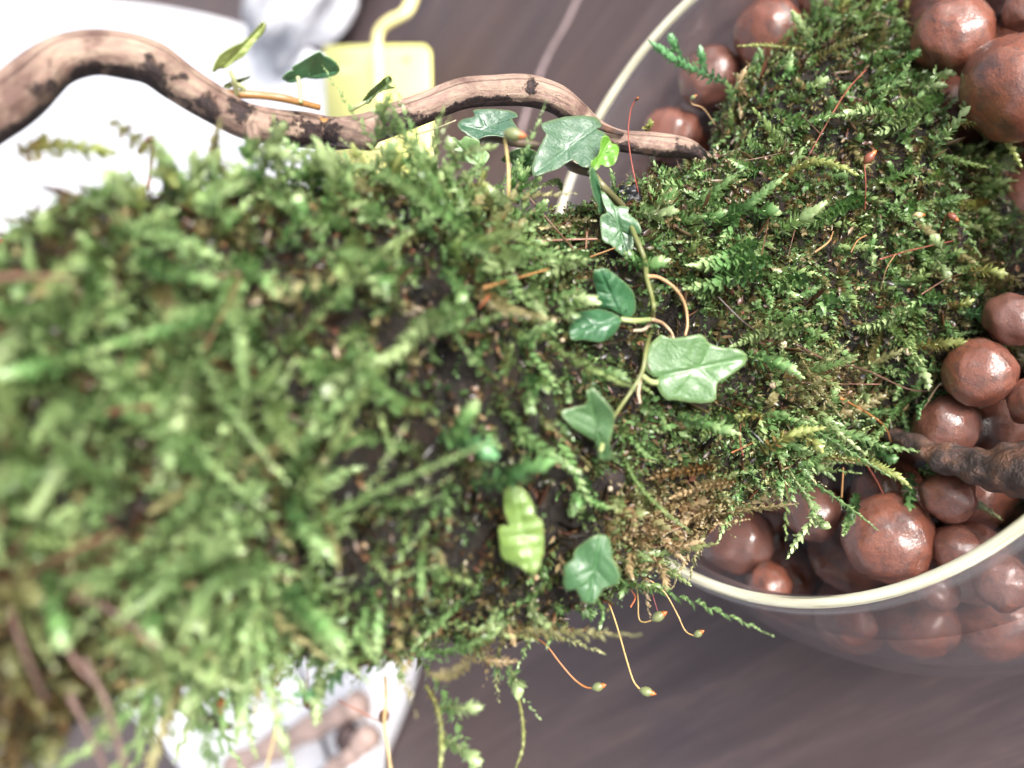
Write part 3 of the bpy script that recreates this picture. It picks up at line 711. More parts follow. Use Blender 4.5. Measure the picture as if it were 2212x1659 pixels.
HS = [  # traced fronds: pixel path, leaf length, kind, lift above the log (cm)
    (Z3([(930, 300), (860, 230), (800, 150), (755, 75)]), .125, 'pale', .2), (Z3([(860, 310), (700, 298), (560, 285), (415, 290)]), .07, 'yellow', .25),
    (Z3([(330, 520), (210, 470), (80, 410), (-40, 340), (-140, 265)]), .135, 'teal', .3), (Z3([(200, 470), (185, 390), (170, 300)]), .12, 'teal', .32),
    (Z3([(60, 400), (20, 300), (-20, 220)]), .11, 'teal', .32),
    (Z3([(780, 420), (740, 470), (750, 340)]), .12, 'green', .2), (Z3([(850, 570), (900, 540), (960, 500)]), .13, 'pale', .25), (Z3([(480, 620), (420, 530), (460, 430)]), .10, 'straw', .2),
    (Z3([(1700, 610), (1560, 690), (1420, 790), (1290, 840)]), .15, 'pale', .35), (Z3([(1480, 740), (1330, 720), (1180, 700), (1050, 725)]), .145, 'pale', .42),
    (Z3([(1650, 620), (1540, 650), (1400, 650)]), .13, 'pale', .3),
    (Z3([(1720, 800), (1850, 770), (1970, 770), (2080, 860), (2150, 960), (2200, 1060)]), .105, 'yellow', .5), (Z3([(1650, 900), (1720, 850), (1850, 680), (1845, 650)]), .13, 'pale', .35),
    (Z3([(600, 1230), (700, 1120), (800, 1040), (930, 1015), (1060, 1050), (1165, 1100)]), .105, 'yellow', .4), (Z3([(250, 1420), (400, 1340), (540, 1240), (700, 1110)]), .125, 'green', .3),
    (Z3([(480, 1350), (570, 1330), (650, 1330)]), .15, 'green', .3), (Z3([(640, 1490), (760, 1400), (860, 1350), (960, 1280)]), .14, 'pale', .35), (Z3([(1220, 1250), (1080, 1300), (930, 1380), (700, 1440)]), .13, 'green', .32),
    (Z3([(800, 720), (730, 800), (660, 860), (610, 890)]), .125, 'pale', .32), (Z3([(1400, 420), (1500, 350), (1620, 290)]), .11, 'green', .25), (Z3([(1650, 400), (1700, 320), (1750, 235)]), .11, 'pale', .25),
    (Z3([(1500, 560), (1620, 540), (1720, 540)]), .12, 'pale', .25), (Z3([(1560, 500), (1680, 480), (1790, 440)]), .12, 'pale', .3), (Z3([(1480, 150), (1470, 60), (1480, -30)]), .11, 'yellow', .2),
    (Z3([(1050, 120), (1070, 40), (1110, -20)]), .12, 'yellow', .2), (Z3([(1480, 260), (1450, 180), (1420, 130)]), .12, 'green', .2),
    (Z3([(1980, 1270), (1850, 1290), (1700, 1240)]), .12, 'yellow', .3), (Z3([(2212, 1340), (2100, 1380), (2000, 1430)]), .09, 'green', .2), (Z3([(1720, 1640), (1690, 1560), (1640, 1500)]), .14, 'pale', .35),
    (Z3([(520, 1530), (420, 1580), (300, 1620), (130, 1660)]), .13, 'green', .35), (Z3([(1240, 1640), (1250, 1560), (1270, 1480)]), .1, 'green', .2), (Z3([(200, 1380), (260, 1370), (340, 1330)]), .11, 'green', .3),
    (Z3([(390, 1280), (380, 1380), (340, 1470), (290, 1540)]), .12, 'green', .3),
    (Z6([(620, 60), (440, 80), (280, 95), (110, 90)]), .15, 'green', .4), (Z6([(560, 150), (400, 170), (250, 210), (85, 235)]), .15, 'green', .42), (Z6([(830, 170), (740, 190), (640, 225)]), .14, 'green', .35),
    (Z6([(920, 410), (760, 480), (560, 520), (380, 595)]), .125, 'pale', .35), (Z6([(1540, 360), (1400, 410), (1280, 470), (1150, 490)]), .13, 'pale', .4), (Z6([(1700, 290), (1600, 300), (1480, 350)]), .12, 'green', .35),
    (Z6([(1520, 610), (1650, 590), (1790, 580), (1925, 580)]), .12, 'yellow', .35), (Z6([(1490, 660), (1540, 720), (1590, 790), (1610, 860)]), .12, 'pale', .35), (Z6([(450, 660), (580, 690), (700, 720), (810, 790)]), .13, 'green', .35),
    (Z6([(560, 1270), (680, 1190), (800, 1140), (960, 1110)]), .12, 'yellow', .4), (Z6([(760, 1150), (880, 1200), (940, 1260)]), .1, 'yellow', .4), (Z6([(20, 1050), (150, 1070), (280, 1110), (415, 1150)]), .13, 'green', .35),
    (Z6([(820, 1290), (1050, 1300), (1250, 1340), (1400, 1410), (1500, 1490)]), .10, 'yellow', .45), (Z6([(1510, 1400), (1495, 1500), (1490, 1600), (1470, 1700), (1440, 1780)]), .14, 'green', .55),
    (Z6([(1550, 1370), (1680, 1430), (1800, 1510), (1920, 1590), (2070, 1690)]), .11, 'pale', .6), (Z6([(730, 1370), (790, 1470), (860, 1560), (890, 1640), (840, 1750), (780, 1830), (725, 1930)]), .105, 'pale', .6),
    (Z6([(1160, 1530), (1140, 1620), (1110, 1700), (1075, 1790)]), .11, 'green', .5), (Z6([(1640, 1250), (1635, 1310), (1615, 1380)]), .11, 'green', .5), (Z6([(890, 1660), (930, 1720), (980, 1730)]), .1, 'pale', .6),
    (Z6([(1620, 20), (1690, 90), (1740, 180)]), .13, 'pale', .35), (Z6([(1860, 130), (1980, 125), (2110, 150)]), .12, 'yellow', .35), (Z6([(1750, 350), (1830, 330), (1890, 310)]), .1, 'yellow', .3),
    (Z6([(1850, 390), (1950, 400), (2065, 390)]), .14, 'teal', .3), (Z6([(1860, 700), (1970, 760), (2090, 790)]), .15, 'deep', .35), (Z6([(1990, 920), (1800, 880), (1650, 920)]), .06, 'deep', .35),
    (Z6([(1680, 900), (1570, 960), (1540, 1090)]), .07, 'deep', .35), (Z6([(1080, 1080), (960, 1000), (760, 1010)]), .12, 'green', .35), (Z6([(1000, 1100), (1010, 970), (1020, 870)]), .12, 'green', .35),
    (Z6([(1050, 340), (960, 310), (930, 400)]), .13, 'green', .3), (Z6([(1250, 130), (1255, 80), (1265, 20)]), .09, 'pale', .3), (Z6([(320, 600), (180, 660)]), .08, 'green', .2),
    (Z6([(2000, 90), (1780, 130)]), .11, 'pale', .3), (Z6([(1190, 1180), (1330, 1280), (1390, 1320)]), .13, 'deep', .35), (Z6([(560, 1040), (470, 1030), (400, 1050)]), .09, 'yellow', .35),
    # middle
    (Z5([(1240, 30), (1140, 60), (1010, 110)]), .15, 'pale', .4), (Z5([(1640, 30), (1500, 80), (1380, 160)]), .14, 'pale', .45), (Z5([(1290, 240), (1320, 320), (1340, 430)]), .13, 'pale', .5),
    (Z5([(1420, 310), (1560, 290), (1700, 330)]), .14, 'pale', .5), (Z5([(1500, 320), (1530, 390), (1545, 410)]), .12, 'pale', .5), (Z5([(1570, 870), (1680, 780), (1790, 760), (1890, 810)]), .11, 'green', .25),
    (Z5([(1500, 730), (1520, 840), (1525, 950)]), .09, 'green', .25), (Z5([(890, 360), (740, 430), (620, 470), (450, 640), (250, 720)]), .15, 'pale', .5), (Z5([(250, 640), (120, 780), (20, 880)]), .17, 'pale', .55),
    (Z5([(720, 1180), (830, 1150), (880, 1050), (940, 960)]), .14, 'green', .4), (Z5([(800, 1190), (930, 1220), (1040, 1280)]), .16, 'teal', .45), (Z5([(900, 1460), (1100, 1440), (1250, 1380), (1420, 1330)]), .15, 'deep', .4),
    (Z5([(1260, 800), (1280, 900), (1290, 1000)]), .13, 'green', .3), (Z5([(2060, 30), (1970, 60), (1890, 20)]), .13, 'green', .4), (Z5([(1880, 60), (2010, 90), (2150, 60)]), .14, 'green', .4),
    (Z5([(730, 110), (830, 200), (860, 330)]), .14, 'green', .4), (Z5([(1640, 1440), (1600, 1540), (1540, 1660)]), .12, 'green', .3), (Z5([(250, 20), (330, 130), (370, 240)]), .15, 'green', .5),
    (Z2([(1920, 1330), (2060, 1350), (2200, 1330)]), .14, 'pale', .3), (Z2([(1300, 1420), (1330, 1330), (1390, 1270)]), .1, 'green', .3), (Z2([(1290, 1230), (1320, 1150), (1340, 1100)]), .06, 'green', .1),
    (Z2([(1480, 1200), (1450, 1140), (1340, 1180)]), .07, 'pale', .1), (Z2([(380, 760), (350, 700), (400, 610)]), .13, 'pale', -.2), (Z2([(330, 860), (420, 820), (470, 790)]), .13, 'pale', -.2), (Z2([(300, 900), (360, 740), (340, 680)]), .13, 'pale', -.2),
    (Z2([(820, 1000), (900, 960), (1060, 920)]), .11, 'pale', .1), (Z2([(690, 1100), (640, 1000), (590, 950)]), .12, 'pale', .1), (Z2([(830, 1060), (800, 960), (780, 900)]), .12, 'pale', .1),
    (Z2([(1820, 1250), (1810, 1160), (1790, 1070)]), .08, 'green', .15), (Z2([(2010, 830), (2020, 790), (2050, 770)]), .09, 'yellow', .15),
    # bottom edge
    ([(1290, 1295), (1303, 1325), (1292, 1370)], .06, 'green', .2), ([(1098, 1440), (1115, 1470), (1120, 1500)], .13, 'pale', .3), ([(1117, 1495), (1128, 1550), (1130, 1610), (1112, 1665)], .045, 'yellow', .3),
    ([(920, 1480), (945, 1530), (955, 1600), (950, 1670)], .07, 'yellow', .3), ([(950, 1525), (990, 1530), (1038, 1528)], .13, 'pale', .3), ([(960, 1595), (1000, 1620), (1035, 1650)], .13, 'pale', .3),
    ([(700, 1400), (690, 1480), (682, 1560)], .13, 'pale', .3), ([(760, 1430), (700, 1490), (640, 1500)], .11, 'teal', .3), ([(560, 1400), (530, 1450), (500, 1480)], .12, 'yellow', .3), ([(620, 1380), (610, 1420), (590, 1470)], .12, 'yellow', .3),
    ([(430, 1420), (420, 1480), (400, 1540)], .12, 'pale', .3), ([(1440, 1170), (1470, 1180), (1520, 1165)], .1, 'straw', .2), ([(1400, 1190), (1430, 1230), (1440, 1270)], .12, 'straw', .2),
    ([(1330, 1240), (1350, 1265), (1340, 1290)], .08, 'green', .1), ([(1560, 1090), (1510, 1110), (1460, 1140)], .1, 'straw', .25), ([(1590, 1040), (1520, 1050), (1450, 1075)], .1, 'straw', .25), ([(1540, 1010), (1470, 1020), (1400, 1035)], .1, 'brown', .25),
    # left, close to the lens
    ([(700, 470), (720, 390), (680, 300)], .135, 'pale', .2), ([(800, 380), (830, 340), (850, 310)], .14, 'pale', .2), ([(520, 330), (560, 320), (640, 340)], .15, 'pale', .2),
    ([(240, 260), (330, 330), (380, 400)], .125, 'yellow', .1), ([(40, 330), (130, 320), (240, 330)], .15, 'yellow', .1), ([(690, 540), (780, 590), (830, 640)], .135, 'pale', .32), ([(600, 540), (650, 470), (640, 430)], .125, 'green', .32),
    ([(530, 700), (440, 690), (330, 720), (200, 760)], .135, 'green', .35), ([(230, 840), (180, 930), (110, 1050), (70, 1110)], .13, 'pale', .35), ([(420, 760), (400, 850), (375, 960)], .135, 'pale', .32), ([(250, 730), (100, 790), (-20, 820)], .135, 'green', .32),
    ([(640, 1060), (650, 1130), (720, 1210)], .135, 'green', .32), ([(330, 1250), (320, 1320), (340, 1400)], .15, 'green', .32), ([(380, 1240), (400, 1320), (430, 1350)], .15, 'pale', .32), ([(600, 1250), (680, 1330), (740, 1400)], .15, 'green', .32),
    ([(100, 1230), (120, 1320), (140, 1400)], .14, 'green', .32), ([(60, 660), (30, 720), (0, 780)], .135, 'pale', .32), ([(500, 560), (560, 590), (600, 640)], .125, 'green', .32), ([(300, 560), (380, 590), (470, 610)], .125, 'green', .32),
]
rf = np.random.default_rng(77)
TOPU, TOPV, BOTV = [c[0] for c in ctrl], [c[1] for c in ctrl], [c[2] for c in ctrl]
for k in range(46):                               # the fringe along the upper and lower outline
    u0 = rf.uniform(230, 1130); v0 = np.interp(u0, TOPU, TOPV) + rf.uniform(0, 60); L0 = rf.uniform(60, 125) * (1.15 - u0 / 3000)
    a0 = rf.normal(1.75, .45); b0 = rf.normal(0, .5)
    HS.append(([(u0, v0), (u0 + L0 * .5 * math.cos(a0), v0 - L0 * .5 * math.sin(a0)), (u0 + L0 * math.cos(a0 + b0), v0 - L0 * math.sin(a0 + b0))], rf.uniform(.09, .13), ('pale', 'pale', 'green', 'yellow')[k % 4], .05))
for k in range(24):
    u0 = rf.uniform(330, 1180); v0 = np.interp(u0, TOPU, BOTV) - rf.uniform(0, 60); L0 = rf.uniform(50, 100)
    a0 = rf.normal(-1.7, .5); b0 = rf.normal(0, .5)
    HS.append(([(u0, v0), (u0 + L0 * .5 * math.cos(a0), v0 - L0 * .5 * math.sin(a0)), (u0 + L0 * math.cos(a0 + b0), v0 - L0 * math.sin(a0 + b0))], rf.uniform(.09, .13), ('pale', 'straw', 'green', 'pale')[k % 4], .05))
SHOOTS = []
for k, (px, ll, kind, lift) in enumerate(HS):
    n = len(px)
    d0 = depth_at(*px[0])
    P = []
    for q, (u, v) in enumerate(px):
        t = q / (n - 1)
        dd = min(d0, depth_at(u, v)) - lift * (.25 + .75 * math.sin(math.pi * min(1, .25 + .6 * t))) + (.12 if q == 0 else 0)
        P.append(at(u, v, dd))
    SHOOTS.append(one_shoot(P, ll * .98, .30 if kind in ('yellow', 'straw') else .34, kind, k, 66))
NHERO = len(SHOOTS)

# random cover
BARE = [(965, 790, 62, 52), (925, 640, 46, 34), (1350, 650, 80, 100), (1450, 700, 60, 80), (1230, 500, 55, 40), (1345, 500, 40, 60), (1230, 740, 45, 35), (1650, 850, 40, 30), (1780, 180, 45, 60),
        (1530, 480, 22, 70), (1310, 1030, 34, 34), (1050, 1000, 36, 40), (470, 1240, 40, 25), (1430, 940, 60, 40)]
VM = [(968, 788, 48), (925, 640, 36), (1230, 310, 80), (1055, 265, 60), (1310, 330, 35), (1290, 420, 30), (1340, 500, 55), (1330, 630, 55), (1280, 700, 55), (1440, 790, 65), (1520, 800, 85), (1285, 900, 65), (1300, 970, 30), (1120, 1090, 50),
      (1130, 1170, 65), (1275, 1220, 80), (1395, 600, 25), (1408, 660, 25), (1400, 720, 25), (1385, 800, 25), (1350, 870, 25), (1320, 440, 25), (1470, 640, 25), (1485, 710, 25), (1360, 426, 32), (1312, 1032, 40), (1360, 690, 25)]
def vmask(P):
    u, v, d = proj(P)
    m = np.zeros(len(u), bool)
    for a_, b_, q_ in VM: m |= np.hypot(u - a_, v - b_) < q_
    return m
def sample(n, r, smin=0, smax=1):
    s = r.uniform(smin, smax, n); ph = r.uniform(-2.0, 2.0, n)
    P, N = log_surface(s, ph, -.03)
    m = int(n * .22)
    i = r.integers(2, 39, m); j = r.integers(0, 40, m)
    k = ((CAM - LBV[i, j]) * (LBV[i, j] - LB[i, :3])).sum(1) > -.6
    return np.vstack([P, LBV[i, j][k]]), np.vstack([N, unit(LBV[i, j] - LB[i, :3])[k]])
def bare(u, v, grow=1.0):
    m = np.zeros(len(u))
    for a_, b_, x, y in BARE:
        m = np.maximum(m, np.clip(1.3 - np.sqrt(((u - a_) / (x * grow)) ** 2 + ((v - b_) / (y * grow)) ** 2), 0, 1))
    return m
def cover(n, r, len_lo, len_hi, N, tpl, tf, low=False, keepbare=.93):
    P, Nr = sample(n, r) if not low else [np.vstack(q) for q in zip(sample(n // 2, r, .0, 1), sample(n // 2, r, .52, 1))]
    u, v, d = proj(P)
    ok = (u > -500) & (u < 2400) & (r.uniform(size=len(u)) > bare(u, v) * keepbare)
    dens = .62 + .42 * noise(P, 2.2, 9)
    brownc = np.clip(1.3 - np.hypot((u - 60) / 330, (v - 1430) / 260), 0, 1)
    if not low: dens = dens * np.interp(u, [300, 1100], [.65, 1.0]) * (1 - .5 * brownc)
    ok &= r.uniform(size=len(u)) < np.clip(dens, .8 if low else .16, 1)
    P, Nr, u, v, d, brownc = P[ok], Nr[ok], u[ok], v[ok], d[ok], brownc[ok, None] * .75
    S = len(P)
    # lean of the shoots in the image: down-left in the near part, mixed and rightward in the far part
    left = np.clip((1350 - u) / 500, 0, 1)[:, None]
    ang = np.where(r.uniform(size=S) < .74, r.normal(3.6 + .35 * noise(P, .5, 2), .42, S), r.uniform(0, 6.28, S))
    ang2 = np.where(r.uniform(size=S) < .45, r.normal(-.35, .7, S), np.where(r.uniform(size=S) < .5, r.normal(3.6, .5, S), r.uniform(0, 6.28, S)))
    a_ = np.where(r.uniform(size=S) < left[:, 0], ang, ang2)
    lean = np.cos(a_)[:, None] * EX + np.sin(a_)[:, None] * EY
    lean = lean - Nr * (lean * Nr).sum(1)[:, None]
    lf = r.uniform(.05, .30, (S, 1)) + .2 * left if not low else r.uniform(.2, .8, (S, 1))
    D0 = unit(Nr * lf + unit(lean))
    Ls = r.uniform(len_lo, len_hi, S) * np.interp(u, [0, 500, 1050, 1250], [.75, 1.2, 1.35, .95])
    t = np.linspace(0, 1, N)
    bend = (r.normal(0, .36, (S, 3)) - UP * r.uniform(.0, .35, (S, 1)) - Nr * r.uniform(-.05, .2, (S, 1)))
    PP = P[:, None] + Ls[:, None, None] * (t[None, :, None] * D0[:, None] + (t ** 2)[None, :, None] * bend[:, None])
    TT = unit(D0[:, None] + 2 * t[None, :, None] * bend[:, None])
    UU = np.broadcast_to((Nr + .3 * r.normal(size=(S, 3)))[:, None], PP.shape)
    lo_, mi, hi = hues(S, r)
    clear = ~(vmask(PP[:, N // 2]) | vmask(PP[:, -1]) | vmask(PP[:, N // 4]) | vmask(PP[:, 3 * N // 4])) if not low else ~(vmask(PP[:, -1]) & (r.uniform(size=S) < .0))
    straw = np.clip(1.25 - np.hypot((u - 1440) / 150, (v - 1120) / 95), 0, 1) + np.clip(.9 - np.hypot((u - 1080) / 130, (v - 1330) / 100), 0, .8) + (r.uniform(size=S) < .10) * .7
    straw += np.clip(.75 - np.hypot((u - 1780) / 190, (v - 830) / 100), 0, .6)
    straw = np.clip(straw, 0, 1)[:, None]
    yl = (r.uniform(size=(S, 1)) < .25) * .4
    mi = mi * (1 - yl) + YEL * .55 * yl; hi = hi * (1 - yl) + YEL * yl
    pale = (.55 * np.clip((1150 - u) / 700, 0, 1) * r.uniform(.3, 1, S))[:, None]      # brighter light on the near, left moss, put into its colour
    lo_ = lo_ * (1 - pale * .6) + MID * pale * .6; mi = mi * (1 - pale) + TIP * .8 * pale; hi = hi * (1 - pale) + TIP * 1.15 * pale
    bb = BRN * np.array((.9, .75, .9)) * r.uniform(.5, 1.3, (S, 1))
    lo_ = lo_ * (1 - brownc) + bb * .6 * brownc; mi = mi * (1 - brownc) + bb * brownc; hi = hi * (1 - brownc * .7) + bb * 1.4 * brownc * .7
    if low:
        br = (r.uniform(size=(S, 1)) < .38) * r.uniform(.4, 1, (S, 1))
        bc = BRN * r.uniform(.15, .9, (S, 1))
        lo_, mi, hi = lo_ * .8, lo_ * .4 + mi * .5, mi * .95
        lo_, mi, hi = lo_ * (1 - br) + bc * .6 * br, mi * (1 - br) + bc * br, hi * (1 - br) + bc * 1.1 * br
    st = STRAW * r.uniform(.6, 1.1, (S, 1)); lo_ = lo_ * (1 - straw) + BRN * straw; mi = mi * (1 - straw) + (BRN * .5 + st * .5) * straw; hi = hi * (1 - straw) + st * straw
    ll = r.uniform(.07, .115, S) * np.interp(u, [500, 1250], [1.25, 1.08]) * (r.uniform(.5, 1.0, S) if low else 1)
    for c_ in (() if low else (N // 2, -1)):
        tu, tv, _ = proj(PP[:, c_]); clear = clear & ((tu > 500) | (tv > np.interp(tu, [-300, 0, 150, 250, 350, 500], [640, 520, 420, 340, 270, 200])))
    k = clear
    return PP[k], TT[k], UU[k], t, ll[k], (lo_[k], mi[k], hi[k]), u[k], v[k], d[k], Ls[k]
r3 = np.random.default_rng(21)
# the larger separate fronds
PP, TT, UU, t, ll, hu, u, v, d, Ls = cover(1500, r3, .55, 1.3, 84, LEAF8, F8)
tipu, tipv, _ = proj(PP[:, -1])
imp = np.where((u > 0) & (u < 2212) & (v > 0) & (v < 1659), Ls / d, 0) * np.where(u > 1300, 2.0, 1)
order = np.argsort(-imp)
pick = order[:300 - NHERO]
for k in pick:
    V, F, c = shoot(PP[k:k + 1], TT[k:k + 1], UU[k:k + 1], t, ll[k:k + 1], .3, tuple(x[k:k + 1] for x in hu), int(k))
    q = PP[k][::4]
    tv, tf_, _, _ = tube(q, np.linspace(.02, .011, len(q)), 5)
    SHOOTS.append(joinm([(V, F, c), (tv, tf_, np.clip(hu[1][k] * .8 + BRN * .25, 0, 1))]))
for V, F, c in SHOOTS:
    part('moss_shoot', V, F, M_MOSS, LOG, cols=c)
rest = order[300 - NHERO:]
chunks = [shoot(PP[rest], TT[rest], UU[rest], t, ll[rest], .3, tuple(x[rest] for x in hu), 3, LEAF5, F5)]
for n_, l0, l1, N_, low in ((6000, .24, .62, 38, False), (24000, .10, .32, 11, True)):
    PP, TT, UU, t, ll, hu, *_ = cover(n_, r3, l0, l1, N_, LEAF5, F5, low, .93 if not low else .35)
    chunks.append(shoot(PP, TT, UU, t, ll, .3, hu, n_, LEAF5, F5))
V, F, c = joinm(chunks)
r4 = np.random.default_rng(31)
PL, NL = sample(15000, r4)
k4 = proj(PL)[0] > -300; PL, NL = PL[k4] + NL[k4] * r4.uniform(0, .11, (k4.sum(), 1)), NL[k4]
nl = len(PL)
dl = unit(np.cross(NL, r4.normal(size=(nl, 3))) + .35 * r4.normal(size=(nl, 3)))
nr_ = unit(NL + .6 * r4.normal(size=(nl, 3))); nr_ = unit(nr_ - dl * (nr_ * dl).sum(1, keepdims=True))
pal = np.array([(.07, .034, .016), (.04, .022, .014), (.14, .07, .033), (.018, .014, .012), (.09, .034, .02), (.22, .15, .08), (.03, .028, .012)])
fine_ = r4.uniform(size=nl) < .3
VL, FL, CL = leaves(PL, dl, nr_, np.where(fine_, r4.uniform(.15, .4, nl), r4.uniform(.04, .15, nl)), np.where(fine_, .008, r4.uniform(.012, .045, nl)), pal[r4.integers(0, 7, nl)] * r4.uniform(.5, 1.2, (nl, 1)), LEAF8, F8)
tag(part('leaf_litter', VL, FL, M_STALK, LOG, cols=CL), kind='stuff')
tag(part('moss_cover', V, F, M_MOSS, LOG, cols=c), kind='stuff')

# sporophytes: wiry stalk with a capsule
CAPG = np.array((.20, .23, .10)); CAPO = np.array((.42, .13, .03)); CAPB = np.array((.13, .05, .03))
def spor(px, cap, r0=.016, colr=(.36, .19, .06), capcol=CAPG, size=.15, lift=.35, dd=None, name='sporophyte'):
    r0 *= .68
    d0 = dd if dd else depth_at(*px[0]) - lift
    P = spline(np.array([at(u_, v_, d0 - (.06 * q if q else -.2)) for q, (u_, v_) in enumerate(px)]), 26)
    V, F, s, a = tube(P, r0 * (1 + .1 * np.sin(s_ := np.arange(26) * 1.7)), 6)
    base = np.array(colr)
    st = part('sporophyte', V, F, M_STALK, LOG, cols=np.broadcast_to(base, (len(V), 3)))
    if cap:
        c0 = P[-1]; c1 = at(cap[0], cap[1], d0 - .06 * len(px))
        ax = unit(c1 - c0); L = size
        prof_ = np.array([(-.05, .1), (.1, .22), (.35, .36), (.65, .36), (.85, .25), (.92, .19), (1.0, .2), (1.12, .11), (1.25, .02)])
        pts = c0 + ax * (prof_[:, :1] * L)
        V, F, s, a = tube(pts, prof_[:, 1] * L, 10, cap=True)
        tt = np.r_[np.repeat(prof_[:, 0], 10), -.05, 1.3][:, None]
        cc = np.where(tt > .85, CAPO, capcol * (1 - .3 * np.abs(tt - .4)))
        part('capsule', V, F, M_STALK, st, cols=cc)
    return st
spor([(1300, 1275), (1318, 1310), (1335, 1360), (1352, 1420), (1368, 1470), (1383, 1490)], (1408, 1497), .016, (.52, .33, .12), size=.16, dd=11.0)
spor([(1140, 1368), (1178, 1392), (1208, 1430), (1238, 1465), (1262, 1483), (1280, 1487)], (1306, 1480), .018, (.38, .15, .05), size=.15, dd=11.0)
spor([(1372, 1250), (1378, 1290), (1380, 1335), (1392, 1344), (1410, 1339)], (1440, 1322), .014, (.40, .27, .10), size=.17, dd=11.0)
spor([(1400, 1245), (1410, 1285), (1421, 1322)], None, .008, (.25, .04, .05), dd=11.0)
spor([(1340, 1215), (1385, 1242), (1432, 1275), (1462, 1325), (1480, 1362), (1500, 1374)], (1520, 1362), .013, (.48, .30, .11), size=.12, dd=11.0)
spor([(1360, 1270), (1372, 1290), (1362, 1312)], None, .016, (.5, .12, .03), dd=11.0)
spor([(832, 1462), (834, 1510), (830, 1570), (838, 1620), (846, 1680)], None, .026, (.46, .33, .16), dd=9.0)
spor([(732, 1515), (775, 1535), (812, 1555), (826, 1560)], (832, 1535), .012, (.42, .17, .12), CAPB, .16, dd=9.2)
spor([(588, 1465), (594, 1530), (592, 1590), (572, 1675)], None, .024, (.50, .37, .20), dd=8.4)
spor([(480, 1470), (484, 1490), (482, 1508)], (478, 1532), .012, (.4, .3, .15), CAPO * .7, .12, dd=8.3)
spor([(330, 1500), (318, 1515)], (292, 1522), .012, (.3, .12, .08), CAPB * 1.2, .12, dd=8.0)
spor([(660, 1410), (664, 1470), (655, 1515)], (684, 1528), .010, (.45, .3, .15), CAPB, .13, dd=8.9)
spor([(540, 1500), (570, 1490), (604, 1477)], None, .013, (.40, .17, .04), dd=8.6)
spor([(1385, 445), (1375, 400), (1364, 350), (1357, 290), (1362, 240), (1372, 216)], (1380, 210), .013, (.30, .07, .05), CAPB, .06, dd=11.3)
spor([(1090, 480), (1098, 420), (1098, 360), (1092, 310), (1090, 288)], (1130, 293), .026, (.55, .42, .18), CAPG * .9, .20, dd=9.6)
spor([(1868, 455), (1870, 400), (1867, 352)], (1890, 328), .012, (.28, .08, .05), np.array((.22, .07, .04)), .17)
spor([(2030, 505), (2042, 470), (2048, 462)], (2072, 478), .012, (.28, .08, .05), np.array((.22, .07, .04)), .14)
spor([(1545, 270), (1520, 235), (1496, 225), (1492, 214)], (1504, 206), .012, (.45, .28, .14), CAPG, .09)
spor([(1985, 470), (1972, 466)], (2020, 462), .012, (.5, .35, .15), STRAW, .13)
# dry wiry stalks and fibres
def stalk(px, r0, colr, lift=.3, dd=None, r1=None):
    P = spline(np.array([at(u_, v_, (dd or depth_at(u_, v_)) - lift) for u_, v_ in px]), 24)
    V, F, s, a = tube(P, np.linspace(r0 * .8, r1 or r0 * .4, 24), 6, lump=.12, f=9)
    part('dry_stalk', V, F, M_STALK, LOG, cols=np.clip(np.array(colr) * .8 * (1 + .45 * noise(V, 5, 2))[:, None], .005, 1))
RD_ = (.24, .07, .045); OR_ = (.30, .16, .06); BR_ = (.16, .075, .04); PK = (.34, .17, .13)
for px, r0, c_ in (([(1870, 151), (1830, 195), (1790, 260), (1748, 334)], .016, RD_), ([(1732, 250), (1775, 292)], .018, BR_), ([(2075, 203), (2140, 206), (2225, 210)], .011, PK),
                   ([(1130, 412), (1175, 465), (1210, 505), (1245, 545)], .022, BR_), ([(1125, 528), (1200, 519), (1290, 516)], .022, PK), ([(1268, 500), (1264, 560)], .018, BR_),
                   ([(1733, 826), (1800, 829), (1905, 830)], .010, PK), ([(1045, 622), (1120, 600), (1200, 577), (1260, 560), (1330, 535)], .022, OR_), ([(1056, 640), (1035, 665)], .026, (.28, .09, .04)),
                   ([(1815, 860), (1870, 890), (1910, 920), (1925, 955)], .022, (.36, .15, .05)), ([(1645, 552), (1660, 480)], .01, BR_), ([(1605, 985), (1598, 950), (1600, 915)], .016, RD_),
                   ([(1580, 978), (1630, 955)], .012, (.35, .12, .04)), ([(1935, 548), (1915, 580), (1903, 625)], .012, OR_), ([(1990, 636), (2040, 605), (2080, 590)], .013, BR_),
                   ([(1760, 545), (1790, 522), (1800, 500)], .02, (.42, .24, .11)), ([(1838, 545), (1852, 520), (1872, 508)], .014, (.4, .2, .08)), ([(1895, 30), (1940, 42), (1990, 55)], .012, STRAW),
                   ([(1900, 560), (1970, 540), (2060, 520)], .018, RD_), ([(1790, 430), (1730, 470), (1700, 560)], .010, BR_), ([(1560, 350), (1620, 345), (1690, 330)], .012, BR_),
                   ([(1870, 1000), (1900, 1050), (1925, 1110)], .014, (.35, .1, .07)), ([(1695, 1040), (1712, 1110)], .012, BR_), ([(1818, 1075), (1822, 1010)], .018, (.42, .2, .07)),
                   ([(1995, 880), (2030, 830), (2060, 818)], .022, (.35, .24, .16)), ([(2030, 832), (2090, 836), (2130, 832)], .014, PK), ([(1720, 745), (1790, 780), (1870, 800), (1960, 840), (2010, 845)], .026, (.09, .05, .035)),
                   ([(1550, 640), (1600, 690), (1640, 720)], .014, (.06, .045, .04)), ([(1850, 1000), (1760, 990), (1650, 1000)], .014, STRAW * .8)):
    stalk(px, r0, c_)
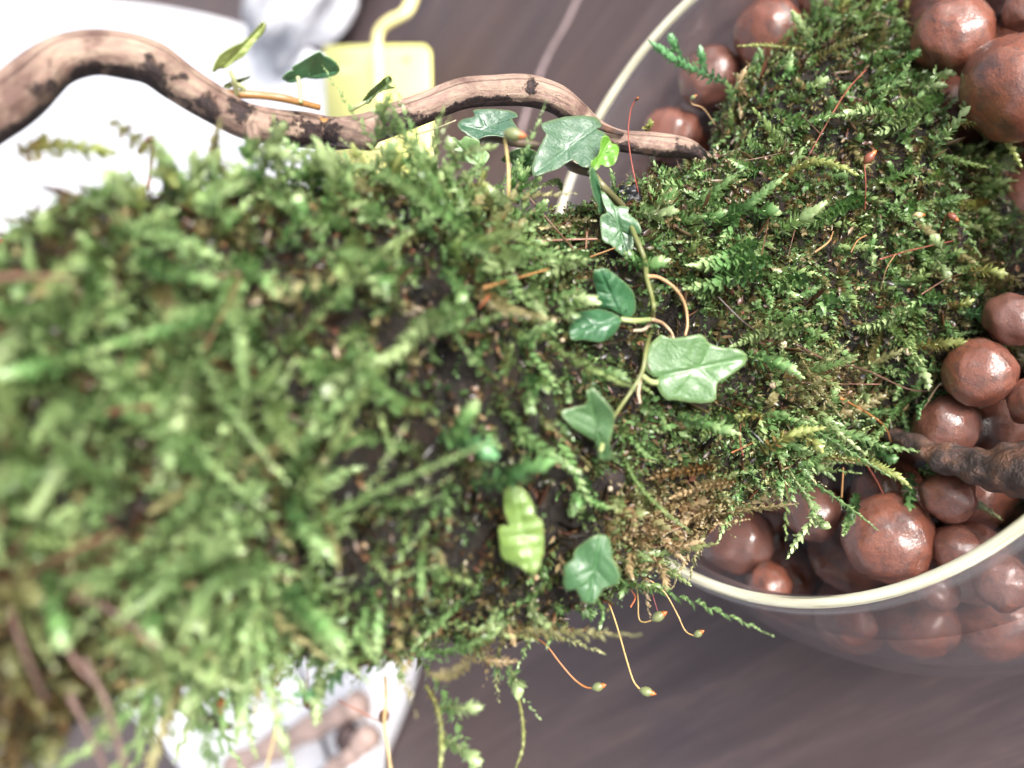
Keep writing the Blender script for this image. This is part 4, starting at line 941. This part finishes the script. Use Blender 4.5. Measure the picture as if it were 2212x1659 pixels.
for px, r0, c_, dd in (([(510, 795), (560, 845), (630, 900), (690, 935)], .032, (.30, .17, .09), 7.0), ([(388, 945), (395, 1010), (418, 1065)], .026, (.28, .17, .09), 6.7), ([(400, 1140), (475, 1148)], .03, (.42, .16, .08), 6.8),
                       ([(200, 905), (260, 885), (330, 880)], .04, (.36, .13, .07), 6.2), ([(-20, 1290), (80, 1230), (200, 1170), (260, 1150)], .045, (.34, .15, .08), 5.9), ([(122, 1290), (200, 1300), (270, 1340), (340, 1400)], .04, (.16, .06, .05), 6.0),
                       ([(20, 1310), (50, 1400), (100, 1520)], .05, (.14, .06, .05), 5.8), ([(180, 1420), (230, 1520), (270, 1660)], .05, (.34, .22, .19), 6.3), ([(130, 1370), (170, 1440), (210, 1480)], .05, (.15, .06, .05), 6.0),
                       ([(-20, 600), (80, 598), (150, 600)], .05, (.32, .15, .10), 5.9), ([(440, 760), (500, 640), (520, 600)], .035, (.32, .2, .07), 6.7), ([(150, 1500), (200, 1600), (230, 1670)], .05, (.30, .18, .16), 6.2),
                       ([(520, 590), (440, 600), (330, 590)], .03, (.22, .1, .06), 7.0), ([(300, 330), (330, 300), (320, 410)], .05, (.35, .14, .07), 8.6), ([(180, 530), (190, 450), (290, 380)], .035, (.3, .15, .08), 8.2)):
    stalk(px, r0 * .7, np.array(c_) * .45 + np.array((.10, .06, .04)) * .5, 0, dd + .25)
# mossy twig hanging at the lower left
P = spline(np.array([at(u_, v_, 8.4) for u_, v_ in ((300, 1440), (370, 1505), (430, 1548), (500, 1570))]), 30)
V, F, s, a = tube(P, np.linspace(.09, .045, 30), 8, lump=.25, f=6)
part('twig', V, F, M_ROOT, LOG)
# tiny water drops clinging to the moss
DV, DF = ico(2)
ps, nn = sample(700, np.random.default_rng(4), .3, 1)
pu, pv, pd = proj(ps)
rr_ = np.random.default_rng(8).uniform(.010, .030, len(ps))
sel = (pu > 600) & (pu < 2200)
ps, nn, rr_ = ps[sel], nn[sel], rr_[sel]
q = ps + nn * np.random.default_rng(9).uniform(.02, .22, (len(ps), 1))
V = (q[:, None] + DV[None] * rr_[:, None, None]).reshape(-1, 3)
F = (DF[None] + (np.arange(len(q)) * len(DV))[:, None, None]).reshape(-1, 3)
tag(part('water_drops', V, [F], M_DROP, LOG), kind='stuff')

# ------------------------------------------------------------------ bare branch
def branch(name, px, rad_px, crust_shades, parent, seg=40, n=170, lump=.05):
    P = spline(np.array([np.r_[at(u_, v_, d_), r_ / FPX * d_] for (u_, v_, d_), r_ in zip(px, rad_px)]), n)
    V, F, s, a = tube(P[:, :3], P[:, 3], seg, lump=lump, f=2.2)
    ctr = np.r_[np.repeat(P[:, :3], seg, 0), P[:1, :3], P[-1:, :3]]
    q3 = np.c_[s * 1.1, np.cos(a) * 3.2, np.sin(a) * 3.2]
    rel = .045 * noise(q3, 1.0, 2) + .03 * noise(q3 * [1, 2.2, 2.2], 1.0, 6) + .05 * np.clip(noise(V, 3.3, 9) - .5, 0, 1)
    V = ctr + (V - ctr) * (1 + rel)[:, None]
    u_, v_, _ = proj(V)
    cr = np.zeros(len(V)); c3 = np.r_[np.repeat(P[:, :3], seg, 0), P[:1, :3], P[-1:, :3]]
    cu, cv, _ = proj(c3)
    up = (v_ - cv)
    rr2 = np.r_[np.repeat(P[:, 3], seg), P[0, 3], P[-1, 3]]
    dpx = rr2 * FPX / proj(c3)[2]
    for x, y, rx, ry, k in crust_shades:
        if y is None:                            # black bark and painted-in shade along the underside between u = x-rx and x+rx
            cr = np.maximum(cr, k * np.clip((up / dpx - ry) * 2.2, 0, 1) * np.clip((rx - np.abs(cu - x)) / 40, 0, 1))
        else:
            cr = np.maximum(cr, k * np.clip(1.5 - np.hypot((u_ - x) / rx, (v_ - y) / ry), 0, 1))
    return part(name, V, F, M_BRANCH, parent, attrs={'along': s, 'turn': a / 6.283 * 1.0, 'crust_shade': cr})
br_px = [(-160, 330, 7.9), (-40, 255, 8.2), (40, 205, 8.4), (110, 140, 8.7), (190, 112, 8.9), (270, 118, 9.1), (330, 135, 9.2), (385, 175, 9.4), (450, 218, 9.6), (520, 258, 9.8), (590, 275, 10.0), (660, 282, 10.3), (720, 290, 10.6), (790, 278, 10.8),
         (860, 255, 10.9), (930, 228, 11.0), (1000, 203, 11.1), (1070, 196, 11.2), (1140, 197, 11.3), (1200, 213, 11.4), (1240, 243, 11.6), (1285, 282, 11.8), (1340, 305, 11.9), (1410, 312, 12.0), (1480, 320, 12.2), (1530, 345, 12.4)]
br_r = [62, 62, 58, 50, 48, 47, 44, 43, 42, 39, 37, 37, 35, 33, 33, 33, 34, 33, 32, 31, 30, 25, 24, 26, 22, 12]
BRN_T = thing('bare_branch', 'crooked pinkish tan bare branch with black patches above the moss', 'branch', at(660, 282, 10.3))
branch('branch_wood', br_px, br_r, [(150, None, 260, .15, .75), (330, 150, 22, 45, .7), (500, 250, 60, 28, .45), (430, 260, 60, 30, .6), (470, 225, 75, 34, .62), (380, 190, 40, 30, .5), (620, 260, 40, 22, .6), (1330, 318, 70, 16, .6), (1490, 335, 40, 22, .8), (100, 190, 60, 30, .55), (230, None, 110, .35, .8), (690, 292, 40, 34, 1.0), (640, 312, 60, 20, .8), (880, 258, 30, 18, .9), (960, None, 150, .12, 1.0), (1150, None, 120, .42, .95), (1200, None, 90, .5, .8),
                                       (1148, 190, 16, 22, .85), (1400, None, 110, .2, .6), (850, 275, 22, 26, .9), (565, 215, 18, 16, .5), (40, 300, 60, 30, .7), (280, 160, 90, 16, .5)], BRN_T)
branch('side_stub', [(715, 285, 10.4), (750, 290, 10.2), (780, 297, 10.05), (800, 303, 9.95)], [30, 27, 26, 22], [(720, 285, 25, 30, .6)], BRN_T, 20, 24)
branch('side_stub', [(545, 280, 9.7), (550, 300, 9.6), (545, 320, 9.55)], [16, 14, 9], [(548, 325, 14, 12, .5)], BRN_T, 14, 16)
V, F, s, a = tube(spline(np.array([at(u_, v_, d_) for u_, v_, d_ in ((1262, 262, 11.5), (1300, 276, 11.55), (1345, 290, 11.7))]), 14), np.linspace(.05, .03, 14), 8, lump=.2, f=6)
part('bark_splinter', V, F, M_ROOT, BRN_T)

# dark root lying over the pebbles at the right
RT = spline(np.array([np.r_[on_z(u_, v_, ZP + d_), r_ / FPX * 12] for u_, v_, d_, r_ in ((1880, 925, .2, 16), (1970, 955, .4, 30), (2060, 995, .5, 48), (2140, 1010, .5, 66), (2230, 1015, .5, 88), (2330, 1025, .5, 100))]), 60)
RT = spline(RT, 140)
V, F, s, a = tube(RT[:, :3], RT[:, 3], 64, flat=.62, lump=.10, f=1.3)
V = V + unit(V - np.r_[np.repeat(RT[:, :3], 64, 0), RT[:1, :3], RT[-1:, :3]]) * (.035 * noise(V, 8, 2) + .02 * noise(V, 17, 9))[:, None]
tag(part('wet_root', V, F, M_ROOT), 'dark wet gnarled root lying over the pebbles at the right edge', 'root')

# ------------------------------------------------------------------ creeping vines
def mat_vine():
    m, t, out = newmat('vine_leaf')
    c = nd(t, 'ShaderNodeAttribute', attribute_name='tint').outputs['Color']
    vv = coords(t)
    n = tex(t, vv, 7, 4, .6); n2 = tex(t, vv, 30, 3, .6)
    c2 = mixc(t, ramp(t, n, [(.35, (0, 0, 0)), (.7, (.5, .5, .5))]), c, mixc(t, 1, c, (.6, .72, .62), 'MULTIPLY'))
    vo = nd(t, 'ShaderNodeTexVoronoi', {'Vector': nd(t, 'ShaderNodeVectorMath', {0: vv, 1: nd(t, 'ShaderNodeTexNoise', {'Vector': vv, 'Scale': 5.0}).outputs[1]}, operation='ADD').outputs[0], 'Scale': 7.5}, feature='DISTANCE_TO_EDGE').outputs[0]
    net = ramp(t, vo, [(.0, (1, 1, 1)), (.09, (0, 0, 0))])
    c2 = mixc(t, nd(t, 'ShaderNodeMath', {0: net, 1: .25}, operation='MULTIPLY').outputs[0], c2, mixc(t, .5, c, (.24, .36, .16)))
    c2 = mixc(t, ramp(t, tex(t, vv, 3.2, 3, .5), [(.66, (0, 0, 0)), (.74, (.5, .5, .5))]), c2, (.10, .09, .03))
    hh = mixc(t, .4, mixc(t, .5, n, n2), vo)
    p = pbsdf(t, None, Base_Color=c2, Roughness=.36, Specular_IOR_Level=.5, Normal=bump(t, hh, .5, .035), Coat_Weight=.4, Coat_Roughness=.10)
    tr = nd(t, 'ShaderNodeBsdfTranslucent', {'Color': mixc(t, 1, c, (1.2, 1.3, .6), 'MULTIPLY')})
    mx = nd(t, 'ShaderNodeMixShader', {0: .22}); t.links.new(p.outputs[0], mx.inputs[1]); t.links.new(tr.outputs[0], mx.inputs[2])
    t.links.new(mx.outputs[0], out.inputs[0])
    return m
M_VINE = mat_vine()
def leafgeom(outline, base, tip, d, colr, tilt=(0, 0), cup=.05, vein=.035, nside=4, rings=9, n=72, veincol=1.12, curl=0.0, rib=0.0):
    """blade traced in the image, set at its own depth with a tilt, veins pressed in; returns world verts"""
    if d < 3: d = depth_at(*np.mean(outline, 0)) - d
    o = loop_spline(outline, n); o = o + np.stack([noise(np.c_[o, o[:, :1]], .35, 3), noise(np.c_[o, o[:, :1]], .41, 5)], -1) * .55; base = np.array(base, float); tip = np.array(tip, float)
    c = base * .5 + tip * .5
    c = .5 * c + .5 * o.mean(0)
    pts = np.vstack([c[None]] + [c + (o - c) * (k / rings) for k in range(1, rings + 1)])
    ax = tip - base; L = np.linalg.norm(ax); ax = ax / L; nx = np.array([-ax[1], ax[0]])
    q = pts - base; s = q @ ax; w_ = q @ nx
    W = np.abs((o - base) @ nx).max()
    vd = np.abs(w_) / (.03 * L)
    g = np.exp(-vd ** 2)
    for k in range(nside):
        s0 = L * (.08 + .2 * k); slope = .75
        e = np.abs(s - (s0 + np.abs(w_) * slope)) / (.026 * L)
        g = np.maximum(g, .7 * np.exp(-e ** 2) * np.clip(1.2 - np.abs(w_) / W, 0, 1))
    cmk = FPX / d
    z = cup * (np.abs(w_) / W) ** 1.6 - .55 * vein * g + .35 * vein * noise(np.c_[s / L * 3, w_ / L * 4, 0 * s], 1.3, 4) + .02 * np.sin(s / L * 9 + w_ / W * 3) + curl * (s / L - .5) ** 2
    z = z + rib * np.sin(s / L * 2 * np.pi * 6.5) * np.clip(1.1 - np.abs(w_) / W, 0, 1)
    u_, v_ = pts[:, 0], pts[:, 1]
    dd = d - z + (u_ - c[0]) * tilt[0] + (v_ - c[1]) * tilt[1]
    V = np.array([at(a_, b_, e_) for a_, b_, e_ in zip(u_, v_, dd)])
    j = np.arange(n); j2 = (j + 1) % n
    F3 = np.stack([np.zeros(n, int), 1 + j2, 1 + j], -1)
    F4 = np.vstack([np.stack([1 + k * n + j, 1 + k * n + j2, 1 + (k + 1) * n + j2, 1 + (k + 1) * n + j], -1) for k in range(rings - 1)])
    cc = np.array(colr)[None] * (1 + (veincol - 1) * g[:, None])
    edge = np.r_[0, np.repeat(np.arange(1, rings + 1) / rings, n)]
    cc = cc + np.array((.10, .09, .05)) * np.clip((edge - .95) / .05, 0, 1)[:, None]
    return V, [F3, F4], cc
def thick(V, F, c, t=.007):
    # second face a little below the first, joined round the edge
    tri = np.vstack([f[:, :3] for f in F])
    fn = np.cross(V[tri[:, 1]] - V[tri[:, 0]], V[tri[:, 2]] - V[tri[:, 0]])
    vn = np.zeros_like(V)
    for k in range(3): np.add.at(vn, tri[:, k], fn)
    vn = unit(vn)
    if (vn @ EZ).mean() < 0:
        vn = -vn; F = [f[:, ::-1] for f in F]
    n = len(V); V2 = np.vstack([V, V - vn * t])
    e = n - 72 + np.arange(72); e2 = n - 72 + (np.arange(72) + 1) % 72
    side = np.stack([e, e2, e2 + n, e + n], -1)
    return V2, list(F) + [f[:, ::-1] + n for f in F] + [side], np.vstack([c, c * .9])
ZA = zz(965.0, 206.0, .17647); ZB = zz(1192.7, 368.7, .19608); ZC = zz(1181.9, 563.8, .20098); ZD = zz(1030.1, 1019.3, .19608); Z1 = zz(0, 0, .34313)
TEALF = (.055, .165, .095)
def leaf(parent, zf, pts, base, tip, d, colr, lab=None, **kw):
    g = leafgeom(zf(pts), zf([base])[0], zf([tip])[0], d, colr, **kw)
    V, F, c = thick(*g)
    o = part('leaf', V, F, M_VINE, parent, cols=np.clip(c, 0, 1))
    if lab: tag(o, lab)
    return o
vine = thing('creeping_vine', 'green creeping fig vine with lobed leaves trailing across the log', 'vine', at(1400, 690, 10.3))
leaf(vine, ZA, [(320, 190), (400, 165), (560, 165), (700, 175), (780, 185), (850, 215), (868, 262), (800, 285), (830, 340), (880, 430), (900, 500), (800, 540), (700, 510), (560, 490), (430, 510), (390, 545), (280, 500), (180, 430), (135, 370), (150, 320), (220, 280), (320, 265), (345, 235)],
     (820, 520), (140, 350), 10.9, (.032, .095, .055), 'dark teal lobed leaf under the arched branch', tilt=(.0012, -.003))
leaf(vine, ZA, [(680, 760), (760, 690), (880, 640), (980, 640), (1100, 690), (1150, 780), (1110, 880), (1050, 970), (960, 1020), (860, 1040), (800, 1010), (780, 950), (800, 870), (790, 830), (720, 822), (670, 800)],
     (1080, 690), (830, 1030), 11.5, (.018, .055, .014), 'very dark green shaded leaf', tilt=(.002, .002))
leaf(vine, ZA, [(1160, 350), (1200, 330), (1350, 285), (1500, 255), (1650, 245), (1800, 260), (1870, 300), (1895, 370), (1850, 412), (1930, 450), (1960, 520), (1930, 620), (1860, 760), (1770, 870), (1700, 882), (1640, 860), (1560, 790), (1480, 820), (1380, 890), (1250, 940), (1120, 980), (1060, 980), (1040, 900), (1060, 800), (1120, 660), (1190, 530), (1215, 460), (1170, 410)],
     (1850, 380), (1060, 965), 10.7, (.052, .120, .066), 'broad teal green lobed leaf', tilt=(.001, -.002), cup=.03)
leaf(vine, ZA, [(1935, 490), (1980, 500), (2020, 580), (2080, 600), (2110, 650), (2090, 760), (2040, 850), (1960, 875), (1890, 850), (1830, 920), (1790, 900), (1765, 830), (1800, 780), (1860, 730), (1880, 640), (1890, 540)],
     (1800, 900), (2010, 520), 10.55, (.12, .29, .03), 'small bright green young leaf', cup=.12, tilt=(.004, 0))
leaf(vine, ZA, [(40, 530), (80, 510), (160, 560), (220, 500), (300, 520), (390, 550), (410, 620), (480, 680), (520, 740), (480, 830), (420, 890), (340, 860), (250, 800), (200, 720), (120, 680), (50, 660), (35, 600)],
     (420, 880), (60, 520), 10.6, (.18, .30, .12), 'pale green leaf half hidden in moss')
leaf(vine, ZA, [(1760, 880), (1800, 890), (1850, 1000), (1880, 1120), (1895, 1250), (1925, 1350), (1930, 1440), (1870, 1450), (1850, 1340), (1800, 1230), (1770, 1100), (1752, 980)],
     (1785, 890), (1900, 1440), 10.5, (.055, .15, .07), 'narrow leaf seen edge on', tilt=(.012, .001), cup=.1)
leaf(vine, ZB, [(530, 500), (600, 460), (560, 350), (530, 235), (565, 230), (640, 310), (700, 390), (790, 390), (850, 410), (840, 470), (930, 540), (960, 590), (985, 690), (900, 700), (890, 740), (900, 830), (860, 900), (830, 970), (770, 940), (700, 880), (650, 820), (590, 800), (550, 750), (535, 640)],
     (690, 400), (825, 960), .40, (.062, .145, .065), 'mid green pointed leaf hanging down', cup=.03)
a_ = leafgeom(ZC([(490, 120), (560, 80), (640, 80), (740, 150), (860, 250), (930, 340), (955, 430), (950, 540), (900, 610), (830, 615), (790, 580), (640, 520), (560, 520), (530, 470), (540, 380), (520, 310), (500, 220)]), ZC([(800, 610)])[0], ZC([(560, 90)])[0], .40, (.032, .120, .048), tilt=(.001, .002), cup=-.14, vein=.05)
b_ = leafgeom(ZC([(300, 560), (480, 520), (560, 512), (680, 545), (790, 605), (798, 650), (760, 740), (700, 810), (600, 870), (520, 872), (400, 850), (270, 850), (230, 770), (240, 700), (290, 620)]), ZC([(800, 620)])[0], ZC([(240, 790)])[0], .42, (.032, .120, .048), tilt=(.001, -.002), cup=-.14, vein=.05)
V, F, c = joinm([thick(*a_), thick(*b_)])
tag(part('leaf', V, F, M_VINE, vine, cols=c), 'glossy deep green leaf folded in two rounded halves')
leaf(vine, ZC, [(1200, 810), (1230, 795), (1320, 830), (1450, 820), (1560, 800), (1650, 790), (1700, 820), (1730, 870), (1800, 905), (1900, 930), (2000, 935), (2080, 960), (2140, 1000), (2150, 1060), (2100, 1130), (2000, 1210), (1900, 1270), (1830, 1320), (1820, 1400), (1815, 1480), (1760, 1520), (1650, 1530), (1500, 1515), (1350, 1490), (1300, 1500), (1230, 1440), (1180, 1350), (1165, 1275), (1215, 1225), (1150, 1250), (1090, 1210), (1050, 1150), (1045, 1060), (1070, 960), (1120, 880)],
     (1190, 1240), (2140, 1045), .5, (.085, .178, .060), 'large light green jagged leaf in sharp focus', cup=.02, vein=.045, veincol=1.18)
leaf(vine, Z5, [(1640, 880), (1680, 860), (1720, 900), (1790, 980), (1815, 1040), (1800, 1150), (1780, 1220), (1800, 1260), (1800, 1310), (1750, 1322), (1710, 1290), (1700, 1210), (1640, 1170), (1560, 1120), (1500, 1060), (1480, 1010), (1560, 985), (1640, 960)],
     (1730, 1230), (1650, 870), .45, (.070, .150, .055), 'ribbed green leaf pointing up beside the stem', cup=.06, tilt=(0, .002))
leaf(vine, ZD, [(290, 260), (330, 190), (420, 150), (500, 180), (570, 260), (620, 360), (640, 480), (720, 540), (730, 640), (740, 800), (730, 920), (700, 1020), (650, 1120), (600, 1140), (540, 1100), (480, 1050), (380, 1020), (280, 960), (250, 860), (240, 720), (235, 620), (290, 590), (360, 590), (320, 500), (295, 380)],
     (560, 1120), (430, 150), .6, (.17, .265, .058), 'bright yellow green ribbed leaf with wet highlights', cup=-.06, vein=.02, nside=5, rib=.020)
leaf(vine, ZD, [(1300, 700), (1380, 690), (1450, 720), (1490, 860), (1500, 960), (1560, 1080), (1580, 1160), (1540, 1240), (1460, 1270), (1390, 1290), (1370, 1330), (1300, 1440), (1230, 1460), (1160, 1430), (1120, 1350), (1080, 1300), (990, 1310), (940, 1250), (950, 1150), (960, 1040), (1050, 960), (1080, 860), (1200, 760)],
     (1370, 710), (1230, 1450), .65, (.055, .140, .055), 'blue green lobed leaf hanging at the lower edge of the moss', cup=-.06, vein=.05)
def vstem(name, px, r0, colr, parent, r1=None, n=40):
    P = spline(np.array([at(p[0], p[1], p[2] if p[2] > 3 else depth_at(*p[:2]) - p[2]) for p in px]), n)
    V, F, s, a = tube(P, np.linspace(r0, r1 or r0, n), 8, lump=.08, f=7)
    return part(name, V, F, M_STALK, parent, cols=np.clip(np.array(colr) * (1 + .2 * noise(V, 4, 1))[:, None], 0, 1))
GS = (.15, .165, .055)
vstem('stem', [(1036, 300, 11.3), (1075, 302, 11.2), (1110, 308, 11.15), (1165, 316, 11.1), (1215, 345, 11.0), (1240, 362, 10.9), (1278, 372, 10.8)], .055, (.10, .07, .045), vine)
vstem('stem', [(1275, 368, 10.75), (1305, 405, 10.6), (1345, 446, .1)], .045, (.16, .15, .07), vine)
vstem('stem', [(1345, 446, .1), (1372, 510, .42), (1392, 560, .42), (1397, 600, .42), (1408, 640, .42), (1412, 670, .42), (1407, 710, .42), (1397, 750, .42), (1388, 800, .42), (1370, 835, .42), (1345, 872, .42), (1318, 915, .42), (1296, 970, .35)], .032, GS, vine, .022, 90)
for px in ([(1341, 690, .42), (1372, 693, .42), (1405, 690, .42)], [(1420, 827, .42), (1404, 824, .42), (1388, 812, .42)], [(1297, 975, .42), (1310, 935, .42)]):
    vstem('petiole', px, .030, (.30, .36, .14), vine, n=14)
for px, c_ in (([(1397, 597, .42), (1425, 600, .42), (1460, 625, .42), (1480, 660, .42), (1485, 700, .42), (1480, 725, .42)], (.42, .26, .13)), ([(1408, 690, .42), (1430, 698, .42), (1448, 715, .42), (1455, 730, .42)], (.48, .32, .2)),
               ([(1407, 698, .42), (1390, 712, .42), (1370, 714, .42)], (.58, .44, .33)), ([(1382, 822, .42), (1379, 850, .42), (1383, 872, .42)], (.42, .3, .2))):
    vstem('rootlet', px, .024, c_, vine, .014, 20)
vine2 = thing('creeping_vine', 'small upright vine sprigs with olive and dark leaves along the left branch', 'vine', at(560, 205, 9.6))
leaf(vine2, Z1, [(1340, 455), (1345, 420), (1380, 350), (1450, 300), (1520, 270), (1570, 230), (1620, 170), (1655, 140), (1675, 160), (1660, 210), (1600, 270), (1540, 350), (1480, 390), (1420, 430), (1380, 435)],
     (1400, 435), (1660, 150), 9.5, (.36, .42, .14), 'olive green leaf tilted steeply up', tilt=(.004, .004), cup=.04)
leaf(vine2, ZE, [(645, 665), (740, 600), (830, 545), (920, 505), (960, 540), (1040, 580), (1100, 640), (1115, 690), (1080, 730), (1000, 760), (900, 775), (800, 765), (740, 750), (690, 800), (620, 810), (580, 790), (548, 765), (600, 710), (660, 685)],
     (720, 760), (1105, 690), 9.9, (.10, .26, .125), 'dark green lobed leaf seen against the white tray', tilt=(0, .006))
leaf(vine2, ZE, [(1340, 990), (1400, 900), (1480, 830), (1560, 760), (1610, 745), (1635, 800), (1600, 830), (1650, 860), (1560, 880), (1500, 910), (1430, 970), (1390, 1020)],
     (1355, 1000), (1630, 780), 10.4, (.075, .12, .035), 'curled dark green leaf with brown tip', tilt=(.004, .004))
leaf(vine2, ZE, [(-20, 840), (60, 795), (150, 770), (245, 750), (180, 790), (90, 830), (20, 870)], (-10, 850), (240, 755), 9.7, (.18, .22, .1), None, tilt=(.002, .006))
leaf(vine2, ZE, [(1650, 1625), (1720, 1570), (1800, 1550), (1865, 1570), (1850, 1610), (1770, 1600), (1700, 1635)], (1660, 1625), (1860, 1580), 10.3, (.06, .10, .05), None, tilt=(.002, .006))
vstem('stem', [(475, 205, 9.75), (510, 203, 9.75), (560, 206, 9.8), (610, 212, 9.85), (650, 222, 9.95), (690, 232, 10.1)], .05, (.30, .15, .05), vine2, .04)
vstem('stem', [(690, 262, 10.3), (730, 268, 10.3), (760, 272, 10.35)], .05, (.28, .14, .04), vine2, .03)
for px in ([(497, 152, 9.5), (506, 175, 9.55), (512, 205, 9.7)], [(643, 166, 9.9), (648, 190, 9.9), (650, 222, 9.9)], [(790, 220, 10.4), (775, 228, 10.4), (755, 238, 10.45)], [(500, 178, 9.6), (525, 190, 9.7), (520, 205, 9.75)]):
    vstem('petiole', px, .026, (.38, .40, .2), vine2, n=14)
for px in ([(858, 297, 10.6), (845, 320, 10.5), (842, 350, 10.4), (850, 380, 10.3)], [(862, 295, 10.6), (885, 308, 10.5), (905, 325, 10.4)], [(900, 290, 10.9), (940, 278, 10.9), (985, 260, 10.9)]):
    vstem('rootlet', px, .011, (.30, .25, .16), vine2, n=14)

# ------------------------------------------------------------------ bits lying on the moss
def bit(name, u_, v_, rpx, mat, lab, cat, lift=.1, lump=.18, sc=(1, 1, 1), group=None, f=2.4, k=2):
    d_ = depth_at(u_, v_) - lift
    V, F = blob(at(u_, v_, d_), rpx / FPX * d_ * (.75 if name == 'grain' else 1), sc, 30, 20, lump, f, k)
    return tag(part(name, V, F, mat), lab, cat, group)
bit('charcoal_lump', 1360, 426, 24, M_COAL, 'small black crinkled charcoal lump on moss beside the vine stem', 'charcoal', .2, .30, f=3.4)
bit('bark_knob', 1312, 1032, 38, M_NUB, 'round dark brown knob set in the straw coloured moss', 'knob', -.16, .1)
for u_, v_, r_, lab in ((1690, 743, 12, 'cream seed grain on moss above the thin brown twig'), (1670, 832, 9, 'white crumb on dark soil right of the large leaf'), (1196, 692, 8, 'tiny pale grain left of the folded deep green leaf'),
                        (1961, 760, 10, 'tan flake on wet moss near the right hand pebbles'), (1215, 735, 6, 'tiny pink grain below the folded deep green leaf'), (1318, 1056, 7, 'pale speck on the round dark knob')):
    bit('grain', u_, v_, r_, M_GRAIN, lab, 'grain', .22, .2, group='pale grains on the moss', k=int(u_) % 7)
